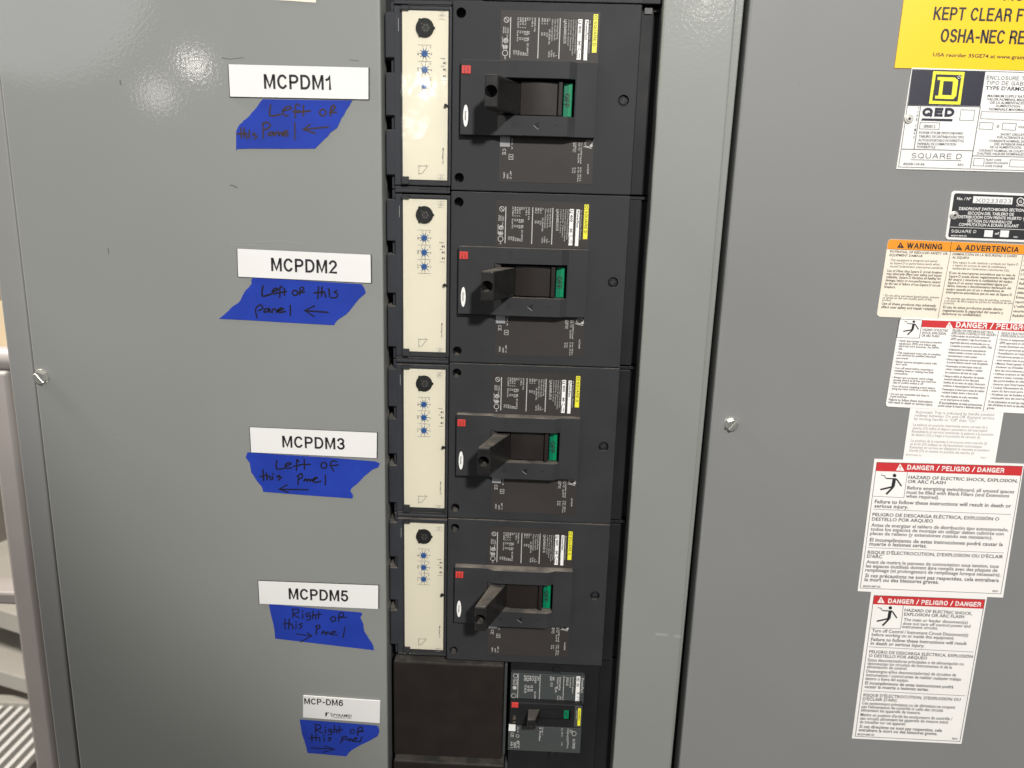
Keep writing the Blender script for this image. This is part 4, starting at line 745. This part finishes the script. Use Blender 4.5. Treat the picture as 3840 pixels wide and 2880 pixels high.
for i, s in enumerate(("• Portez un équipement de", '  (ÉPP) approprié et observez', '  travail électrique sans danger', '• Seul un personnel qualifié', "  l'installation et l'entretien", "• N'actionnez jamais un inter", '  sous tension avec la porte', "• Mettez l'interrupteur hors t", "  d'enlever ou d'installer des", '  faire des raccordements sur', '• Utilisez toujours un dispositif', '  tension à valeur nominale app', '  des porte-fusibles du côté ligne', "  s'assurer que l'interrupteur soit", "• Coupez l'alimentation de l'inter", "  avant d'y faire tout autre travail", "• N'utilisez pas de fusibles à élém", '  remplaçable dans des interrupteurs')):
    y = 212 + i * 35.6; x0 = 1398 - (y - 200) * .165 + (14 if s[0] == ' ' else 0); lines(mb, r8, Y, [(s.strip(), x0, y, x0 + len(s.strip()) * 12.2, y + 14, 22, Bd)])
lines(mb, r8, Y, [('Si ces précautions ne sont pas respectées,', 1286, 856, 1740, 878, 25, Bd), ('cela entraînera la mort ou des blessures', 1280, 888, 1720, 912, 25, Bd), ('graves.', 1272, 922, 1354, 926, 25, Bd)])
part(mb, 'face', t)
mb = MB('redink'); head(mb, r8, Z, [(604, 0), (2190, 60), (2182, 140), (592, 72)], (885, 18), 64, 'DANGER / PELIGRO / DANGER', (950, 76), (1700, 106), 58, 'DANGER / PELIGRO'); part(mb, 'header', t)
mb = MB('textblack'); spark_man(mb, r8, Z, 428, 2, 1.5, 4); part(mb, 'pictogram', t)
# plain trip sticker
Y = DY - .0004
t = empty('trip_sticker', at(*r8(900, 1200), Y), 'plain cream sticker with pale grey print, tucked between the danger labels', 'sticker', 'labels on the right door')
mb = MB('paperw'); mb.prism(pl(r8, Y, [(482, 890), (1450, 945), (1356, 1500), (402, 1460)]), (0, .0003, 0))
T1 = [('Automatic Trip is indicated by handle position', 530, 966, 1348, 996, 30), ('midway between On and Off. Restore service', 524, 1000, 1348, 1032, 30), ('by moving handle to "Off" then "On"', 518, 1036, 1160, 1062, 30), ('La palanca en posición intermedia entre cerrado (I) y', 508, 1096, 1280, 1126, 28), ('abierto (O) indica el disparo automático del interruptor.', 502, 1132, 1286, 1162, 28), ('Restablezca el servicio moviendo la palanca a la posición', 496, 1166, 1338, 1200, 28), ('de abierto (O) y luego a la posición de cerrado (I).', 490, 1200, 1206, 1230, 28), ('La position de la manette à mi-course entre marche (I)', 484, 1262, 1272, 1292, 28), ('et arrêt (O) indique un déclenchement automatique', 478, 1296, 1220, 1326, 28), ('Remettez en service en déplaçant la manette en position', 472, 1330, 1298, 1364, 28), ("d'arrêt (O) et ensuite en position de marche (I)", 466, 1364, 1136, 1394, 28), ('80259-089-02', 432, 1404, 595, 1412, 16), ('REV', 1210, 1434, 1265, 1438, 16)]
lines(mb, r8, Y, [(*r, Gy) for r in T1]); tag(mb, None) if 0 else part(mb, 'face', t)
# two red-headed danger labels below
Y = DY - .0008; Z = Y - .0001
t = empty('danger_label', at(*r9(900, 800), Y), 'larger square danger label with a red header, in the middle of the door', 'danger label', 'labels on the right door')
mb = MB('paperw'); mb.prism(pl(r9, Y, [(386, 113), (1938, 165), (1718, 1552), (211, 1485)]), (0, .0006, 0)); mb.m('textmid')
rline(mb, r9, Z, [(410, 148), (1922, 190), (1695, 1512), (238, 1452)], 5)
for q in ([(728, 254), (690, 515)], [(370, 500), (690, 515)], [(374, 634), (1800, 690)], [(320, 1032), (1728, 1088)]): line(mb, r9, Z, q, 4)
HB = dict(bold=True); HC = dict(ink='textgrey', bold=True)
lines(mb, r9, Y, [('HAZARD OF ELECTRIC SHOCK, EXPLOSION,', 736, 318, 1868, 358, 34, HB), ('OR ARC FLASH', 730, 362, 1120, 376, 34, HB), ('Before energizing switchboard, all unused spaces', 722, 428, 1830, 470, 36, HC), ('must be filled with Blank Fillers (and Extensions', 716, 474, 1778, 512, 36, HC), ('when required).', 710, 514, 1052, 530, 36, HC), ('Failure to follow these instructions will result in death or', 386, 572, 1800, 618, 38, HB), ('serious injury.', 382, 616, 734, 630, 38, HB),
    ('PELIGRO DE DESCARGA ELÉCTRICA, EXPLOSIÓN O', 362, 704, 1676, 752, 34, HB), ('DESTELLO POR ARQUEO', 356, 752, 990, 774, 34, HB), ('Antes de energizar el tablero de distribución tipo autosoportado,', 350, 814, 1772, 864, 36, HC), ('todos los espacios de montaje sin utilizar deben cubrirse con', 344, 856, 1722, 906, 36, HC), ('placas de relleno (y extensiones cuando sea necesario).', 338, 900, 1606, 946, 36, HC), ('El incumplimiento de estas instrucciones podrá causar la', 334, 968, 1714, 1018, 38, HB), ('muerte o lesiones serias.', 330, 1010, 926, 1032, 38, HB),
    ("RISQUE D'ÉLECTROCUTION, D'EXPLOSION OU D'ÉCLAIR", 312, 1096, 1716, 1144, 34, HB), ("D'ARC", 306, 1138, 464, 1144, 34, HB), ('Avant de mettre le panneau de commutation sous tension, tous', 300, 1196, 1672, 1244, 36, HC), ('les espaces inutilisés doivent être remplis avec des plaques de', 294, 1238, 1658, 1286, 36, HC), ('remplissage (et prolongateurs de remplissage lorsque nécessaire).', 288, 1280, 1690, 1332, 36, HC), ('Si ces précautions ne sont pas respectées, cela entraînera', 286, 1338, 1672, 1390, 38, HB), ('la mort ou des blessures graves.', 280, 1380, 1050, 1408, 38, HB), ('80259-087-02', 264, 1442, 444, 1448, 20, HB), ('REV', 1608, 1492, 1666, 1496, 20, HB)])
part(mb, 'face', t)
mb = MB('redink'); head(mb, r9, Z - .0001, [(410, 150), (1920, 192), (1908, 288), (400, 238)], (652, 162), 72, 'DANGER / PELIGRO / DANGER', (722, 224), (1726, 258), 50); part(mb, 'header', t)
mb = MB('textblack'); spark_man(mb, r9, Z, 468, 268, 2.1, 2); part(mb, 'pictogram', t)
Y = DY - .0004; Z = Y - .0001
t = empty('danger_label', at(*r10(800, 700), Y), 'narrow tall danger label with a red header, lowest on the door', 'danger label', 'labels on the right door')
mb = MB('paperw'); mb.prism(pl(r10, Y, [(408, 40), (1470, 85), (1232, 1438), (231, 1388)]), (0, .0003, 0)); mb.m('textmid')
rline(mb, r10, Z, [(433, 80), (1448, 118), (1218, 1416), (262, 1368)], 5)
for q in ([(702, 170), (676, 385)], [(400, 378), (676, 386)], [(388, 550), (1340, 598)], [(336, 952), (1268, 998)]): line(mb, r10, Z, q, 4)
lines(mb, r10, Y, [('HAZARD OF ELECTRIC SHOCK,', 710, 226, 1328, 258, 27, HB), ('EXPLOSION OR ARC FLASH', 706, 264, 1254, 288, 27, HB), ('The main or feeder disconnect(s)', 702, 312, 1288, 340, 27, HC), ('does not turn off control power and', 696, 348, 1312, 374, 27, HC), ('instrument circuits.', 690, 378, 1016, 392, 27, HC), ('Turn off Control / Instrument Circuit Disconnect(s)', 414, 414, 1292, 456, 29, HC), ('before working on or inside this equipment.', 410, 450, 1164, 484, 29, HC), ('Failure to follow these instructions will result', 404, 494, 1278, 534, 30, HB), ('in death or serious injury.', 400, 530, 892, 554, 30, HB),
    ('PELIGRO DE DESCARGA ELÉCTRICA, EXPLOSIÓN', 388, 606, 1334, 652, 27, HB), ('O DESTELLO POR ARQUEO', 384, 642, 916, 666, 27, HB), ('Estos desconectadores principales o de alimentación no', 376, 682, 1252, 720, 28, HC), ('desconectan los circuitos de instrumentos ni de la', 372, 714, 1144, 750, 28, HC), ('alimentación de control.', 366, 744, 734, 762, 28, HC), ('Desenergice el/los desconectador(es) de circuitos de', 362, 784, 1182, 820, 28, HC), ('instrumentos / control antes de realizar cualquier trabajo', 358, 818, 1228, 860, 28, HC), ('dentro o fuera del equipo.', 352, 852, 748, 870, 28, HC), ('El incumplimiento de estas instrucciones podrá', 350, 892, 1156, 930, 29, HB), ('causar la muerte o lesiones serias.', 346, 926, 930, 954, 29, HB),
    ("RISQUE D'ÉLECTROCUTION, D'EXPLOSION OU", 334, 1002, 1222, 1046, 27, HB), ("D'ÉCLAIR D'ARC", 328, 1038, 644, 1052, 27, HB), ('Ces sectionneurs principaux ou de dérivation ne coupent', 322, 1076, 1174, 1116, 28, HC), ("pas l'alimentation de contrôle ni celle des circuits", 318, 1108, 1062, 1144, 28, HC), ('alimentant les appareils de mesure.', 312, 1140, 856, 1166, 28, HC), ("Mettre en position d'arrêt les sectionneurs de contrôle /", 308, 1182, 1146, 1222, 28, HC), ('des circuits alimentant les appareils de mesure avant', 304, 1216, 1110, 1252, 28, HC), ('de travailler sur cet appareil.', 300, 1248, 722, 1268, 28, HC), ('Si ces directives ne sont pas respectées, cela', 298, 1290, 1052, 1328, 29, HB), ('entraînera la mort ou des blessures graves.', 292, 1322, 1010, 1358, 29, HB), ('80259-885-03', 280, 1358, 434, 1364, 18, HB), ('REV', 1146, 1398, 1196, 1402, 18, HB)])
part(mb, 'face', t)
mb = MB('redink'); head(mb, r10, Z - .0001, [(434, 82), (1446, 120), (1432, 202), (424, 160)], (498, 92), 56, 'DANGER / PELIGRO / DANGER', (560, 150), (1408, 184), 42); part(mb, 'header', t)
mb = MB('textblack'); spark_man(mb, r10, Z, 478, 180, 1.75, 2); part(mb, 'pictogram', t)

# ------------------------------------------------------------------ what shows past the left edge of the cabinet
P_ = lambda x, y: (x, y)
YP = .30
post = MB('post').box(-.662, -.630, YP, YP + .05, -1.7, at(20, 1395, YP).z, .005, 3)
t = empty('steel_stand', (at(20, 1390, YP).x, YP, -1.7), 'pinkish grey steel post with a cross rail left of the cabinet', 'steel stand')
def bgpart(mb, name): o = mb.build(name, t); o.matrix_parent_inverse = Matrix.Translation(-t.location); return o
bgpart(post, 'post'); bgpart(MB('post').box(-.6305, -.585, YP + .012, YP + .018, -1.7, at(80, 1760, YP).z, .001), 'web_plate')
za, zb = at(5, 2228, YP).z, at(5, 2275, YP).z
bgpart(MB('post').box(at(0, 2250, YP).x - .5, at(60, 2250, YP).x, YP + .005, YP + .055, zb, za, .004), 'cross_rail')
hr = at(0, 1355, YP); bgpart(MB('post').cyl(Vector((hr.x - .6, YP + .02, hr.z)), (at(0, 1310, YP).z - at(0, 1400, YP).z) / 2, .66, axis=(1, 0, 0), seg=32), 'handrail')
def bgbox(name, x0, x1, y0, y1, Yb, depth, m, label, cat, bev=.004, tilt=0):
    a, b = at(x0, y0, Yb), at(x1, y1, Yb); c = Vector((b.x, Yb, a.z))
    o = MB(m).box(a.x - c.x, 0, 0, depth, b.z - a.z, 0, bev).build(name, loc=c); o.rotation_euler = (0, 0, tilt); return tag(o, label, cat)
tag(MB('concrete').box(-6, 6, -6, 8, -1.75, -1.70).build('floor'), kind='structure')
tag(MB('beige').box(-6, 2, 3.4, 3.5, -1.70, 2.5).build('far_wall'), 'pale beige wall far behind the steel stand', 'wall')
bgbox('storage_bin', -600, 120, 2290, 2395, 1.0, .4, 'pale', 'pale grey tray edge seen behind the steel post', 'tray', tilt=-.35)
bgbox('equipment_cabinet', -600, 140, 2405, 2525, 1.12, .3, 'darkpanel', 'dark taupe cabinet front low behind the steel post', 'cabinet', tilt=-.3)
bgbox('equipment_box', -600, 140, 2522, 2615, .96, .3, 'pale', 'pale grey box above the grating behind the steel post', 'box', tilt=-.3)
YG = .98; zg = at(60, 2650, YG).z
t = empty('floor_grating', (at(0, 2700, YG).x, YG, zg), 'steel bar grating low at the left behind the post', 'grating')
gm = MB('steel'); a = at(-60, 2650, YG); b = at(150, 2650, YG)
n = 0; x = a.x - .35
while x < b.x + .1:
    gm.box(x, x + .011, YG - .35, YG, zg - .02, zg); x += .026
o = gm.build('bearing_bars', t); o.matrix_parent_inverse = Matrix.Translation(-t.location)
for y0, h in ((YG, .012), (YG - .38, .004)): o = MB('pale').box(a.x - .4, b.x + .1, y0, y0 + .03, zg - .03, zg + h, .003).build('edge_bar', t); o.matrix_parent_inverse = Matrix.Translation(-t.location)
bgbox('wire_guard', -300, 40, 1120, 1330, 1.6, .02, 'beige', 'pale cream panel above the handrail at the left edge', 'panel')
bgbox('brass_guard', 15, 110, 1330, 1690, 1.7, .02, 'gold', 'gold toned guard showing through the slit beside the post', 'guard panel')
